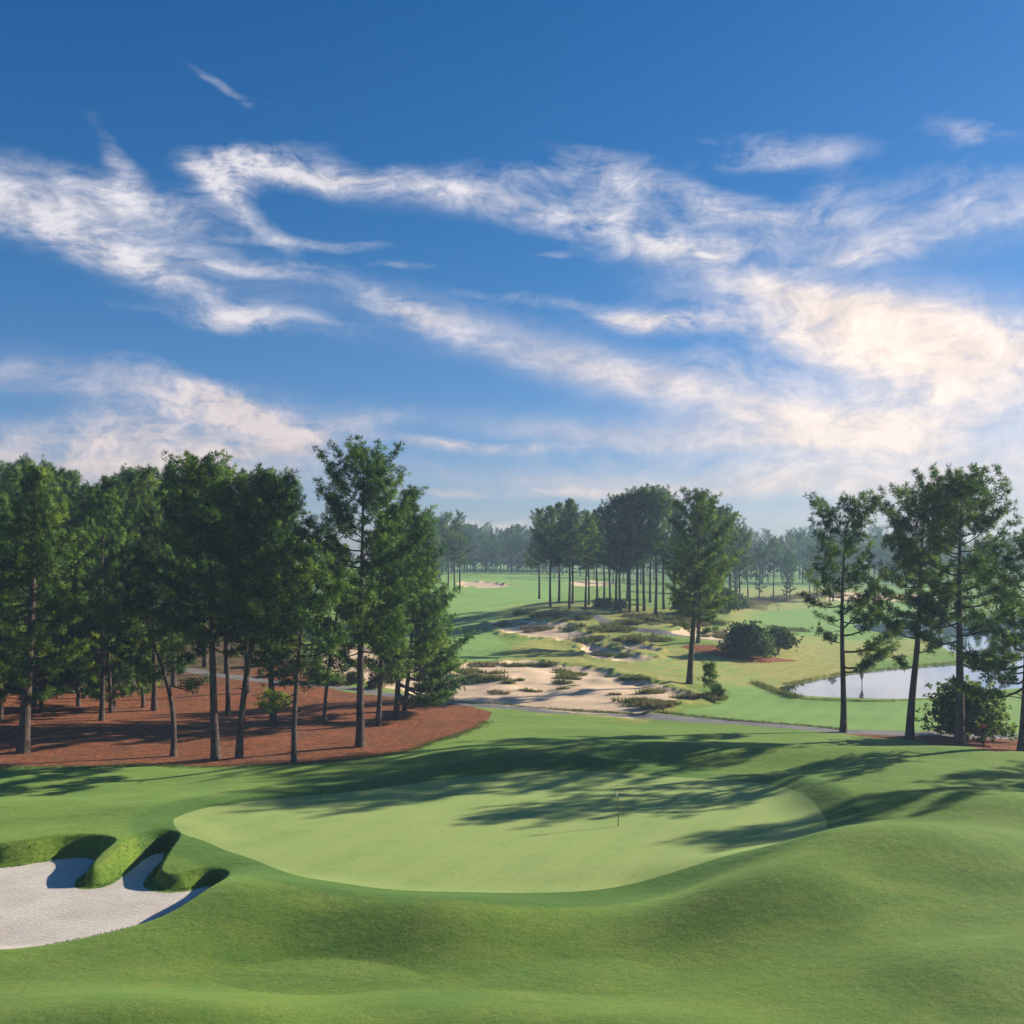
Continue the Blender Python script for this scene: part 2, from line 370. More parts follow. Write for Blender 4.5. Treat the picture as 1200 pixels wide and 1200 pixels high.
# vertex normals
Pn = G3.reshape(NR, NA, 3)
dR = np.gradient(Pn, axis=0); dA = np.roll(Pn, -1, 1)-np.roll(Pn, 1, 1)
Nn = np.cross(dA, dR); Nn /= np.linalg.norm(Nn, axis=2, keepdims=True)+1e-12
Nn[Nn[..., 2] < 0] *= -1
ATT = np.concatenate([G3, Nn.reshape(-1, 3), np.stack([SG, SB, s_path, s_straw, s_sand, s_fair, dry, fade], 1)], 1)
cz = height(np.array([0.]), np.array([0.]))[0][0]
ATT = np.vstack([ATT, [0, 0, cz, 0, 0, 1, 1e3, 1e3, 1e3, 1e3, 1e3, 1e3, 0, 0]])
ci = len(ATT)-1
tri = np.concatenate([tri, np.stack([np.full(NA, ci), nxt[0], idx[0]], 1)])
class T: pass
T.A = ATT
def split(faces, col):
    s = T.A[:, col]; sf = s[faces] < 0; c = sf.sum(1)
    ins = faces[c == 3]; outs = faces[c == 0]; mix = faces[(c > 0) & (c < 3)]
    new = []; base = len(T.A); cache = {}; I = []; O = []
    def cut(a, b):
        k = (a, b) if a < b else (b, a)
        if k in cache: return cache[k]
        sa, sb_ = s[k[0]], s[k[1]]; t = sa/(sa-sb_)
        new.append(T.A[k[0]]*(1-t)+T.A[k[1]]*t); cache[k] = base+len(new)-1
        return cache[k]
    for f in mix.tolist():
        m = [s[v] < 0 for v in f]
        n = sum(m)
        i = m.index(True) if n == 1 else m.index(False)
        a, b_, c_ = f[i], f[(i+1) % 3], f[(i+2) % 3]
        ab = cut(a, b_); ac = cut(a, c_)
        one, two = [(a, ab, ac)], [(ab, b_, c_), (ab, c_, ac)]
        if n == 1: I += one; O += two
        else: O += one; I += two
    if new: T.A = np.vstack([T.A, np.array(new)])
    if I: ins = np.concatenate([ins, np.array(I)]); outs = np.concatenate([outs, np.array(O)])
    return ins, outs
def zone(name, faces, mat):
    u, inv = np.unique(faces, return_inverse=True); inv = inv.reshape(faces.shape)
    A = T.A[u]
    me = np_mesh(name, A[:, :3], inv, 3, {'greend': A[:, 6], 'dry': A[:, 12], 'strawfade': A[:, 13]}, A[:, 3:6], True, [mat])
    o = link(name, me); o['kind'] = 'structure'; return o
g_, rest = split(tri, 6); zone('putting_green', g_, M_green)
b_, rest = split(rest, 7); zone('sand_bunker', b_, M_sand)
p_, rest = split(rest, 8); zone('cart_path', p_, M_path)
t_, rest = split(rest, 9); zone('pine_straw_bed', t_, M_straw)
w_, rest = split(rest, 10); zone('sandy_waste', w_, M_waste)
f_, rest = split(rest, 11); zone('fairway', f_, M_fair)
zone('ground', rest, M_rough)

# quick height lookup
def hq(x, y):
    a = math.atan2(x, y); r = math.hypot(x, y)
    j = min(max(np.searchsorted(az, a)-1, 0), NA-2); i = min(max(np.searchsorted(rr, r)-1, 0), NR-2)
    ta = (a-az[j])/(az[j+1]-az[j]); tr = (r-rr[i])/(rr[i+1]-rr[i])
    Z = GZ.reshape(NR, NA)
    return float((Z[i, j]*(1-ta)+Z[i, j+1]*ta)*(1-tr)+(Z[i+1, j]*(1-ta)+Z[i+1, j+1]*ta)*tr)
def ground_hit(px, py):
    a = (px-600)/F
    prev = None
    for Y in YS:
        z = CZ-(py-HZ)/F*Y; b = z-hq(a*Y, Y)
        if b <= 0:
            if prev is None: return a*Y, Y, hq(a*Y, Y)
            Y0, b0 = prev; t = b0/(b0-b+1e-9); Yh = Y0+(Y-Y0)*t
            return a*Yh, Yh, hq(a*Yh, Yh)
        prev = (Y, b)
    return a*YS[-1], YS[-1], hq(a*YS[-1], YS[-1])

# water
def watermat():
    m, nt, out = newmat('lake_water'); b = NB(nt); p = b.pos()
    h = b.noise(b.mapping(p, (.5, 1.6, 1)), .9, 3, .5)
    bs = b.bsdf(rgb(.012, .028, .045), .015, .5, b.bump(h, .03, .02), IOR=1.33)
    gl = b.node('ShaderNodeBsdfGlossy'); gl.inputs['Roughness'].default_value = .02; gl.inputs['Color'].default_value = (.70, .84, 1, 1)  # blue put into the gloss colour, so the lake mirrors bluer than the sky
    b.l.new(b.bump(h, .03, .02), gl.inputs['Normal'])
    fr = b.node('ShaderNodeFresnel'); fr.inputs['IOR'].default_value = 1.36
    mx = b.node('ShaderNodeMixShader'); b.l.new(fr.outputs[0], mx.inputs[0]); b.l.new(bs, mx.inputs[1]); b.l.new(gl.outputs[0], mx.inputs[2])
    b.l.new(mx.outputs[0], out.inputs[0]); return m
LP = LAKE
cx_, cy_ = LP.mean(0)
lx = np.linspace(LP[:, 0].min()-4, LP[:, 0].max()+4, 60); ly = np.linspace(LP[:, 1].min()-4, LP[:, 1].max()+4, 60)
XX, YY = np.meshgrid(lx, ly); sl_ = sdf_poly(XX.ravel(), YY.ravel(), LP)
ii = np.arange(3600).reshape(60, 60); qq = np.stack([ii[:-1, :-1], ii[:-1, 1:], ii[1:, 1:], ii[1:, :-1]], -1).reshape(-1, 4)
qq = qq[(sl_[qq] < 5).any(1)]
uu, inv = np.unique(qq, return_inverse=True); inv = inv.reshape(qq.shape)
Vw = np.stack([XX.ravel()[uu], YY.ravel()[uu], np.full(len(uu), WATER)], 1)
lake = link('lake', np_mesh('lake', Vw, inv, 4, mats=[watermat()])); lake['kind'] = 'structure'

# ------------------------------------------------------------------ vegetation materials
def barkmat(name, c1, c2):
    m, nt, out = newmat(name); b = NB(nt)
    p = b.node('ShaderNodeTexCoord').outputs['Object']
    v = b.mapping(p, (4, 4, .9))
    n = b.noise(v, 1.6, 6, .7, .6); f = b.noise(p, 6, 4, .7)
    col = b.mix(b.ramp(n, .4, .62), c1, c2)
    col = b.mix(b.math('MULTIPLY', b.ramp(f, .55, .7), .5), col, rgb(.20, .155, .13))
    b.l.new(b.bsdf(col, .95, .1, b.bump(n, 1, .08)), out.inputs[0]); return m
def leafmat(name, dark, light, tr=.35, yel=None):
    m, nt, out = newmat(name); b = NB(nt)
    oi = b.node('ShaderNodeObjectInfo').outputs['Random']
    t = b.attr('tint')
    col = b.mix(t, dark, light)
    if yel: col = b.mix(b.math('MULTIPLY', b.ramp(b.attr('tint'), .75, 1.), .6), col, yel)
    hs = b.node('ShaderNodeHueSaturation'); b.put(hs.inputs['Color'], col)
    b.put(hs.inputs['Hue'], b.math('MULTIPLY_ADD', oi, -.03, .515)); b.put(hs.inputs['Value'], b.math('MULTIPLY_ADD', oi, .35, .82))
    d = b.node('ShaderNodeBsdfDiffuse'); b.l.new(hs.outputs[0], d.inputs[0])
    tn = b.node('ShaderNodeBsdfTranslucent'); b.l.new(hs.outputs[0], tn.inputs[0])
    g = b.node('ShaderNodeBsdfGlossy'); g.inputs['Roughness'].default_value = .45; g.inputs['Color'].default_value = (.5, .55, .5, 1)
    mx = b.node('ShaderNodeMixShader'); mx.inputs[0].default_value = tr; b.l.new(d.outputs[0], mx.inputs[1]); b.l.new(tn.outputs[0], mx.inputs[2])
    m2 = b.node('ShaderNodeMixShader'); m2.inputs[0].default_value = .015; b.l.new(mx.outputs[0], m2.inputs[1]); b.l.new(g.outputs[0], m2.inputs[2])
    b.l.new(m2.outputs[0], out.inputs[0]); return m
M_bark = barkmat('pine_bark', rgb(.045, .035, .030), rgb(.115, .085, .070))
M_bark2 = barkmat('smooth_bark', rgb(.06, .05, .045), rgb(.12, .11, .10))
M_needle = leafmat('pine_needles', rgb(.014, .052, .013), rgb(.13, .235, .026), .46, rgb(.22, .27, .03))
M_leaf = leafmat('broad_leaves', rgb(.030, .075, .016), rgb(.11, .17, .025), .45, rgb(.20, .22, .03))
M_maple = leafmat('maple_leaves', rgb(.05, .11, .02), rgb(.20, .27, .03), .5, rgb(.30, .30, .04))
M_scrub = leafmat('scrub_leaves', rgb(.08, .115, .032), rgb(.21, .22, .065), .35, rgb(.30, .25, .09))
M_drygrass = leafmat('dry_grass', rgb(.13, .10, .05), rgb(.30, .25, .12), .3)

# ------------------------------------------------------------------ tree parts
class MB:
    def __init__(s): s.V = []; s.F = []; s.n = 0
    def tube(s, P, R, k=7, cap=True):
        P = np.asarray(P, float); n = len(P)
        T_ = np.gradient(P, axis=0); T_ /= np.linalg.norm(T_, axis=1, keepdims=True)+1e-9
        ref = np.array([1, 0, 0.]) if abs(T_[0, 0]) < .8 else np.array([0, 1, 0.])
        u = np.cross(T_, ref); u /= np.linalg.norm(u, axis=1, keepdims=True)+1e-9; v = np.cross(T_, u)
        a = np.arange(k)/k*2*PI
        ring = P[:, None]+(u[:, None]*np.cos(a)[None, :, None]+v[:, None]*np.sin(a)[None, :, None])*np.asarray(R)[:, None, None]
        s.V.append(ring.reshape(-1, 3))
        i = np.arange(n*k).reshape(n, k)+s.n; j = np.roll(i, -1, 1)
        s.F.append(np.stack([i[:-1], j[:-1], j[1:], i[1:]], -1).reshape(-1, 4)); s.n += n*k
    def mesh(s, name, mat): return np_mesh(name, np.vstack(s.V), np.vstack(s.F), 4, mats=[mat])
def unit(v): return v/(np.linalg.norm(v, axis=-1, keepdims=True)+1e-9)
def tufts(name, Cn, D, S, tint, mat, r, per=20, width=.055, spread=.9, quad=False, puff=None):
    Cn = np.asarray(Cn); D = np.asarray(D); S = np.asarray(S); n = len(Cn)
    c = np.repeat(Cn, per, 0); d = np.repeat(D, per, 0); s_ = np.repeat(S, per)
    N = len(c)
    rnd = unit(r.normal(size=(N, 3)))
    dd = unit(d*(1-spread*.5)+rnd*spread)
    L = s_*r.uniform(.6, 1.1, N)
    c = c+rnd*(s_*.25)[:, None]
    side = unit(np.cross(dd, r.normal(size=(N, 3))))*(width*s_/.35*r.uniform(.7, 1.3, N))[:, None]
    if quad:
        up = dd*L[:, None]
        V = np.stack([c, c+up*.45+side, c+up, c+up*.5-side], 1).reshape(-1, 3); nv = 4
    else:
        V = np.stack([c-side*.5, c+side*.5, c+dd*L[:, None]], 1).reshape(-1, 3); nv = 3
    Fc = np.arange(N*nv).reshape(N, nv)
    nrm = None
    if puff is not None:
        pn = unit(np.repeat(unit(np.asarray(puff)), per, 0)+rnd*.55)
        gn = np.cross(V[1::nv]-V[::nv], V[2::nv]-V[::nv])
        flip = (gn*pn).sum(1) < 0
        Fc[flip] = Fc[flip][:, ::-1]
        nrm = np.repeat(pn, nv, 0)
    tt = np.clip(np.repeat(tint, per*nv)+np.repeat(r.uniform(-.12, .12, N), nv), 0, 1)
    return np_mesh(name, V, Fc, nv, {'tint': tt}, nrm, nrm is not None, [mat])

def pine(seed, H=22., cb=.45, R=4.5, lean=(0, 0), r0=.30, nl=36, kind='round', tuft=.36, dens=1., forks=0, low=(), bend=.5, stubs=3, side=None, per=20):
    """longleaf/loblolly pine: returns meshes trunk, branches, crown; H in metres"""
    r = np.random.default_rng(seed); n = 16
    t = np.linspace(0, 1, n); ph = r.uniform(0, 6.28, 4)
    bx = lean[0]*t**1.1+bend*np.sin(t*3.1+ph[0])*t*(1-t)*1.6+.12*bend*np.sin(t*9+ph[1])*t
    by = lean[1]*t**1.1+bend*np.sin(t*3.1+ph[2])*t*(1-t)*1.6
    P = np.stack([bx, by, t*H-.3*(t == 0)], 1)
    Rr = r0*(1-.93*t**1.15)*(1+.35*np.exp(-t*28))
    tb = MB(); tb.tube(P, Rr, 10)
    lb = MB(); C_, D_, S_, T_, N_ = [], [], [], [], []
    def at(tt):
        f = tt*(n-1); i = int(min(f, n-2)); return P[i]+(P[i+1]-P[i])*(f-i), float(np.interp(tt, t, Rr))
    def prof(s):
        if kind == 'round': return (math.sin(PI*min(1, .16+.84*s*.97))**.62)*(.55+.45*math.sin(s*3+1)) + .12
        if kind == 'cone': return .22+.85*(1-s)**.75*min(1, .55+s*3)
        if kind == 'flat': return (.62+.42*s) if s < .62 else (.88*math.sqrt(max(0, 1-((s-.62)/.40)**2))+.1)
        if kind == 'oval': return .25+.78*math.sin(PI*(.12+.80*s))**.6
        return (.75+.3*math.sin(s*7+seed))*(1-s**3*.75)
    limbs = []
    for i in range(nl):
        s = (i+r.uniform(.1, .9))/nl; s = s**.92
        tt = cb+(1-cb)*s*.985
        a = i*2.4+r.uniform(-.5, .5)
        Lb = R*prof(s)*r.uniform(.6, 1.12)
        if side is not None: Lb *= 1+side[0]*math.cos(a-side[1])*(1-s)
        el = math.radians(-2+58*s**1.6+r.uniform(-10, 14))
        Lb = min(Lb, ((1-tt)*H+.5)/(math.sin(max(el, .1))+.22*math.cos(el)))
        limbs.append((tt, a, Lb, el, 1.))
    for (tt, a, Lb, el) in low: limbs.append((tt, a, Lb, math.radians(el), 1.15))
    clump = r.uniform(0, 1, 400)
    for li, (tt, a, Lb, el, dn) in enumerate(limbs):
        o, rt = at(tt); m = 7; q_ = np.linspace(0, 1, m)
        dh = np.array([math.cos(a), math.sin(a), 0])
        w1, w2 = r.uniform(-.14, .14, 2); perp = np.array([-dh[1], dh[0], 0])
        up = .22*Lb*math.cos(el)
        pts = o+dh*(Lb*math.cos(el)*q_)[:, None]+np.array([0, 0, 1])*(Lb*math.sin(el)*q_+up*q_**2-.10*Lb*np.sin(q_*PI)*math.cos(el))[:, None]+perp*(Lb*(w1*np.sin(q_*4)+w2*q_**2))[:, None]
        rb = max(.025, min(rt*.55, .022*Lb+.012))
        lb.tube(pts, rb*(1-.82*q_), 5)
        ns = max(3, int(Lb*1.9*dn))
        ltint = r.uniform(.12, .85)
        for k in range(ns+1):
            qq_ = .30+.70*(k/ns) if k < ns else 1.
            f = qq_*(m-1); i0 = int(min(f, m-2)); b0 = pts[i0]+(pts[i0+1]-pts[i0])*(f-i0)
            tang = unit(pts[i0+1]-pts[i0])
            sg = 1 if k % 2 else -1
            dirn = unit(tang*.75+perp*sg*r.uniform(.5, 1.2)+np.array([0, 0, r.uniform(-.1, .5)])) if k < ns else tang
            l2 = Lb*.30*(1.15-qq_*.55)*r.uniform(.7, 1.2)+.35
            e = b0+dirn*l2+np.array([0, 0, .12*l2])
            mid = (b0+e)/2+np.array([0, 0, -.05*l2])
            lb.tube([b0, mid, e], [rb*.35, rb*.22, .012], 3)
            nt_ = max(3, int((l2*4.2+2.6)*dens*dn))
            w = r.uniform(.15, 1.05, nt_)
            base = b0+(e-b0)*w[:, None]
            jit = r.normal(size=(nt_, 3))*np.array([.26, .26, .17])*(.5+l2*.35)
            ctr = b0+(e-b0)*.55; ax = np.array([P[0, 0]*0+o[0], o[1], ctr[2]]); N_.append(unit(base+jit-ctr-np.array([0, 0, .12]))*1.0+unit(ctr-ax)[None]*.35+np.array([0, 0, .25]))
            C_.append(base+jit); D_.append(np.repeat((unit(dirn+np.array([0, 0, .45])))[None], nt_, 0))
            S_.append(tuft*r.uniform(.75, 1.25, nt_)); T_.append(np.clip(ltint+r.normal(0, .12)+r.normal(0, .08, nt_), 0, 1))
    for i in range(stubs):
        tt = r.uniform(.22, max(cb, .3)); o, rt = at(tt); a = r.uniform(0, 6.28); L_ = r.uniform(.4, 1.6)
        e = o+np.array([math.cos(a), math.sin(a), r.uniform(-.2, .5)])*L_
        lb.tube([o, (o+e)/2+np.array([0, 0, .08]), e], [.05, .035, .01], 4)
    C_ = np.vstack(C_); D_ = np.vstack(D_); S_ = np.concatenate(S_); T_ = np.concatenate(T_); N_ = np.vstack(N_)
    cr = tufts('crown', C_, D_, S_, T_, M_needle, r, per, .06, .95, puff=N_)
    tb.V += lb.V; tb.F += [f+tb.n for f in lb.F]
    return tb.mesh('trunk', M_bark), cr
def trunk_fork(P0, P1, r0, r1, seed=1):
    pass

def plant_tree(meshes, x, y, z, sc, rz, label, group=None, cat='tree', name='pine_tree', partnames=('trunk', 'crown')):
    e = bpy.data.objects.new(name, None); COL.objects.link(e)
    e.empty_display_size = .5
    e.location = (x, y, z-.05); e.rotation_euler = (0, 0, rz); e.scale = (sc, sc, sc)
    tag(e, label, cat, group)
    for nm, me in zip(partnames, meshes): link(nm, me, e)
    return e
def joined(meshes, name):
    # one mesh for trees too small to show parts
    Vs, Fs, mi, ti, n = [], [], [], [], 0
    for k, me in enumerate(meshes):
        v = np.empty(len(me.vertices)*3, np.float32); me.vertices.foreach_get('co', v); v = v.reshape(-1, 3)
        f = np.empty(len(me.loops), np.int32); me.loops.foreach_get('vertex_index', f)
        if k < 1: f = f.reshape(-1, 4); f = np.concatenate([f[:, :3], f[:, [0, 2, 3]]]); t = np.zeros(len(v))
        else:
            f = f.reshape(-1, 3); t = np.empty(len(v), np.float32); me.attributes['tint'].data.foreach_get('value', t)
        Vs.append(v); Fs.append(f+n); mi.append(np.full(len(f), 1 if k == 1 else 0)); ti.append(t); n += len(v)
    return np_mesh(name, np.vstack(Vs), np.vstack(Fs), 3, {'tint': np.concatenate(ti)}, None, False, [M_bark, M_needle], np.concatenate(mi))

# ---- the named pines round the green: (base px, base py, top py, generator settings, label)
G_L = 'front pines on the left straw bed'
near = [
 (27, 882, 545, dict(seed=11, cb=.20, R=5.6, r0=.44, nl=52, kind='tall', lean=(1.2, 0), dens=1.25), 'thick-trunked pine at the far left of the straw bed, branches hanging low'),
 (203, 886, 640, dict(seed=12, cb=.34, R=4.2, r0=.22, nl=34, kind='round', lean=(-2.6, 0), bend=1.4), 'thin crooked pine leaning left, between the thick left pine and the straight pair'),
 (253, 889, 542, dict(seed=13, cb=.38, R=4.4, r0=.32, nl=46, kind='oval', dens=1.2, lean=(-.9, 0), bend=.3), 'straight tall pine with knobbly trunk, left of the pine leaning right'),
 (280, 888, 560, dict(seed=14, cb=.42, R=4.4, r0=.27, nl=42, kind='oval', dens=1.2, lean=(2.4, 0), bend=.6, low=((.38, 0.2, 2.2, 10),)), 'tall pine whose trunk leans to the right out of the straw bed'),
 (345, 893, 640, dict(seed=15, cb=.38, R=3.8, r0=.22, nl=30, kind='round', lean=(1.0, 0), bend=.8, low=((.3, 3.0, 2.4, -25), (.33, 3.4, 2., -15))), 'slim short pine nearest the lawn edge of the straw bed'),
 (422, 875, 527, dict(seed=16, cb=.32, R=4.7, r0=.34, nl=50, kind='oval', lean=(.3, 0), bend=.15, dens=1.1, low=((.33, 3.3, 2.6, -10),)), 'tallest straight pine rising above its neighbours at the right of the straw bed'),
 (380, 848, 640, dict(seed=17, cb=.30, R=3.6, r0=.20, nl=28, kind='round', lean=(1.6, 0), bend=.6), 'small slanting pine with bright foliage behind the tallest left pine'),
 (443, 851, 598, dict(seed=18, cb=.22, R=3.8, r0=.25, nl=42, kind='cone', lean=(1.2, 0), bend=.5, dens=1.1), 'pine just right of the tallest one, crown reaching low'),
 (464, 841, 575, dict(seed=19, cb=.14, R=4.9, r0=.28, nl=58, kind='cone', lean=(1.4, 0), side=(.35, 0), dens=1.2, low=((.16, -.2, 5., -14), (.12, -.6, 4.6, -18), (.2, .3, 5.4, -10), (.1, .2, 4.2, -18))), 'bushy pine at the right end of the left grove with boughs down to the straw'),
 (474, 833, 610, dict(seed=20, cb=.16, R=4.6, r0=.24, nl=50, kind='cone', lean=(1.8, 0), side=(.4, 0), dens=1.15, low=((.12, 0, 5., -12), (.1, -.4, 4.4, -16))), 'rearmost pine at the right end of the left grove, beside the cart path'),
 (321, 847, 570, dict(seed=21, cb=.34, R=4.6, r0=.30, nl=44, kind='oval', lean=(-1.0, 0), low=((.22, 0, 1.8, -10), (.2, .3, 2.0, -28), (.26, 3.3, 2, 0))), 'dark shaggy pine with needle sprigs on its trunk in the middle of the straw bed'),
 (267, 838, 600, dict(seed=22, cb=.36, R=3.6, r0=.24, nl=32, kind='round', lean=(-.5, 0)), 'slender pine behind the straight knobbly pine, near the cart path'),
 (808, 801, 579, dict(seed=31, cb=.34, R=3.9, r0=.36, nl=50, kind='oval', lean=(1.3, 0), bend=.5, dens=1.15, side=(.25, 0), low=((.3, .4, 2.6, -20), (.28, 2.6, 1.5, 30))), 'lone tall pine standing on the turf behind the waste sand'),
 (818, 753, 640, dict(seed=32, cb=.28, R=4.2, r0=.30, nl=34, kind='round', dens=1.1), 'second pine behind the lone tall pine, on the small straw patch'),
 (988, 858, 588, dict(seed=33, cb=.48, R=4.2, r0=.28, nl=30, kind='flat', lean=(.6, 0), bend=.9, dens=1.0, low=((.46, -.2, 4.6, 48), (.43, .25, 4.8, 22), (.36, -.15, 4.6, 12), (.29, .15, 4.4, 8), (.27, -.4, 3.2, 14), (.40, 3.2, 2.0, 15))), 'forked pine at the left of the right-hand group, with long boughs to its right'),
 (1066, 866, 577, dict(seed=34, cb=.44, R=5.2, r0=.33, nl=38, kind='flat', lean=(1.1, 0), bend=.8, dens=1.0, low=((.42, 3.0, 3.4, 20), (.36, .2, 2.4, 20), (.3, 3.4, 2.2, 12))), 'broad-crowned pine in the middle of the right-hand group'),
 (1124, 874, 557, dict(seed=35, cb=.44, R=5.8, r0=.38, nl=42, kind='flat', lean=(.3, 0), bend=.4, dens=1.0, low=((.44, 2.8, 3.6, 40), (.36, .1, 4.2, -4), (.32, .3, 5.0, -12), (.4, 3.2, 4.0, 0), (.42, .2, 4.6, 12))), 'tallest pine on the right, thick trunk in front of the leafy maple'),
 (1197, 880, 622, dict(seed=36, cb=.34, R=4.4, r0=.30, nl=36, kind='round', lean=(.8, 0), bend=.4, dens=.9, low=((.4, 2.6, 4.2, -5), (.3, 3.0, 4.6, -14), (.34, 3.5, 4.4, 0))), 'pine cut by the right edge of the picture, boughs over the lake'),
]
for px, py, top, kw, lab in near:
    x, y, z = ground_hit(px, py)
    H = (py-top)/F*y*.975
    kw = dict(kw); kw['H'] = H
    k = H/23.
    kw['R'] = kw['R']*1.0
    plant_tree(pine(**kw), x, y, z, 1, 0, lab, 'pines standing round the green')

# ---- shared pine forms
protoA = [pine(101, 22, .42, 4.4, (.4, 0), .28, 40, 'round', dens=1.1), pine(102, 22, .36, 4.2, (-.5, .3), .28, 44, 'tall', dens=1.1),
          pine(103, 22, .48, 4.0, (.3, .2), .27, 34, 'flat', dens=1.1), pine(104, 22, .28, 4.6, (0, 0), .30, 46, 'tall', dens=1.2), pine(105, 22, .40, 4.0, (.8, -.4), .26, 36, 'cone', dens=1.1)]
protoF = [joined(pine(200+i, 22, c, R_, (0, 0), .26, 30, kd, dens=.8, per=14, tuft=.5), 'pine_tree') for i, (c, R_, kd) in enumerate([(.40, 4.4, 'round'), (.3, 4.0, 'tall'), (.45, 4.2, 'flat'), (.22, 4.6, 'cone'), (.15, 5.0, 'tall')])]

def put(px, Y, top, label, group, protos, r, by=None):
    x = (px-600)/F*Y
    z = hq(x, Y)
    H = CZ-(top-HZ)/F*Y-z
    H = max(H, 6)
    plant_tree(protos[int(r.integers(len(protos)))], x, Y, z, H/22., r.uniform(0, 6.28), label, group)
r = np.random.default_rng(55)
# left woods, behind the straw bed
tops = [(-90, 560), (-40, 555), (0, 545), (60, 537), (100, 560), (150, 545), (190, 548), (235, 541), (280, 560), (330, 558), (370, 575), (400, 590)]
tx, ty = zip(*tops)
for row, (Y, n, x0, x1, dt) in enumerate([(104, 5, -130, 130, 22), (114, 8, -140, 190, 10), (128, 11, -150, 300, 0), (146, 12, -130, 330, 3), (170, 13, -110, 345, 6), (200, 10, -110, 350, 8), (240, 8, -60, 400, 12)]):
    for i in range(n):
        px = x0+(x1-x0)*(i+r.uniform(-.3, .3)+.5)/n
        put(px, Y+r.uniform(-7, 7), np.interp(px, tx, ty)+dt+abs(r.normal(0, 13)), 'dark green pine in the dense woods behind the straw bed', 'pines of the left woods', protoA, r)
lowp = [pine(141, 14, .08, 3.6, (.3, 0), .2, 44, 'cone', dens=1.2), pine(142, 14, .12, 4.0, (-.4, 0), .22, 44, 'tall', dens=1.2)]
for px, Y, H in [(-75, 97, 15), (-20, 101, 13), (48, 108, 15), (92, 112, 13), (130, 109, 14.5), (168, 113, 12), (5, 118, 16), (70, 124, 16), (112, 130, 14), (150, 133, 15), (190, 140, 13), (-50, 115, 15), (30, 140, 17)]:
    x = (px-600)/F*Y
    plant_tree(lowp[int(r.integers(2))], x, Y, hq(x, Y), H/14., r.uniform(0, 6.28), 'younger bushy pine filling the dark left part of the woods', 'bushy pines of the left woods')
for i in range(17):
    px = -90+290*(i+r.uniform(.2, .8))/17; Y = 127+9*(i % 3)+r.uniform(-2, 2); x = (px-600)/F*Y
    plant_tree(lowp[i % 2], x, Y, hq(x, Y), r.uniform(8, 12)/14., r.uniform(0, 6.28), 'young low-branched pine closing the back of the straw bed at the far left', 'young pines at the back of the straw bed')
# mid grove
grove = [(645, 711, 596), (655, 707, 592), (667, 714, 588), (671, 708, 594), (686, 711, 602), (690, 709, 610), (700, 703, 600), (708, 705, 598), (722, 715, 590), (727, 717, 586), (738, 718, 583), (747, 717, 580),
         (755, 716, 578), (768, 720, 577), (778, 714, 584), (790, 712, 590), (800, 716, 592), (836, 718, 596), (846, 712, 600), (856, 712, 606), (762, 706, 590), (715, 706, 596), (825, 712, 598), (632, 700, 600), (866, 708, 622), (735, 705, 588)]
for px, py, top in grove:
    x, y, z = ground_hit(px, py)
    y = min(y, 250); x = (px-600)/F*y; z = hq(x, y); H = CZ-(top-HZ)/F*y-z
    plant_tree(protoA[int(r.choice([0, 2, 1, 2]))], x, y, z, H/22., r.uniform(0, 6.28), 'tall bare-trunked pine in the grove beyond the waste sand', 'pines of the middle grove')
# far lines
def band(n, x0, x1, Ya, Yb, ta, tb_, label, group, jit=8):
    for i in range(n):
        px = x0+(x1-x0)*(i+r.uniform(0, 1))/n; Y = r.uniform(Ya, Yb)
        x = (px-600)/F*Y; z = hq(x, Y); top = ta+(tb_-ta)*(px-x0)/(x1-x0)+r.normal(0, jit)*.6+abs(r.normal(0, jit))*.5
        H = max(CZ-(top-HZ)/F*Y-z, 9)
        o = link('pine_tree', protoF[int(r.integers(len(protoF)))]); o.location = (x, Y, z-.1); o.rotation_euler = (0, 0, r.uniform(0, 6.28)); o.scale = (H/22.,)*3
        tag(o, label, 'tree', group)
band(14, 440, 540, 300, 380, 600, 606, 'hazy pine behind the right end of the left woods', 'pines behind the left woods')
band(38, 515, 660, 480, 560, 618, 622, 'far bluish pine in the tree line closing the left fairway', 'pines of the far fairway tree line', 5)
band(26, 640, 860, 400, 520, 620, 622, 'hazy pine showing far behind the middle grove', 'pines behind the middle grove')
band(12, 850, 1000, 330, 350, 636, 638, 'hazy pine standing before the far trees, left of the forked pine', 'pines at the far right fairway', 10)
band(34, 850, 1080, 470, 560, 622, 632, 'far blue pine in the tree line behind the right fairways', 'pines of the far right tree line', 6)
band(28, 1020, 1230, 480, 600, 636, 634, 'far blue pine in the tree line across the lake', 'pines of the tree line across the lake', 6)
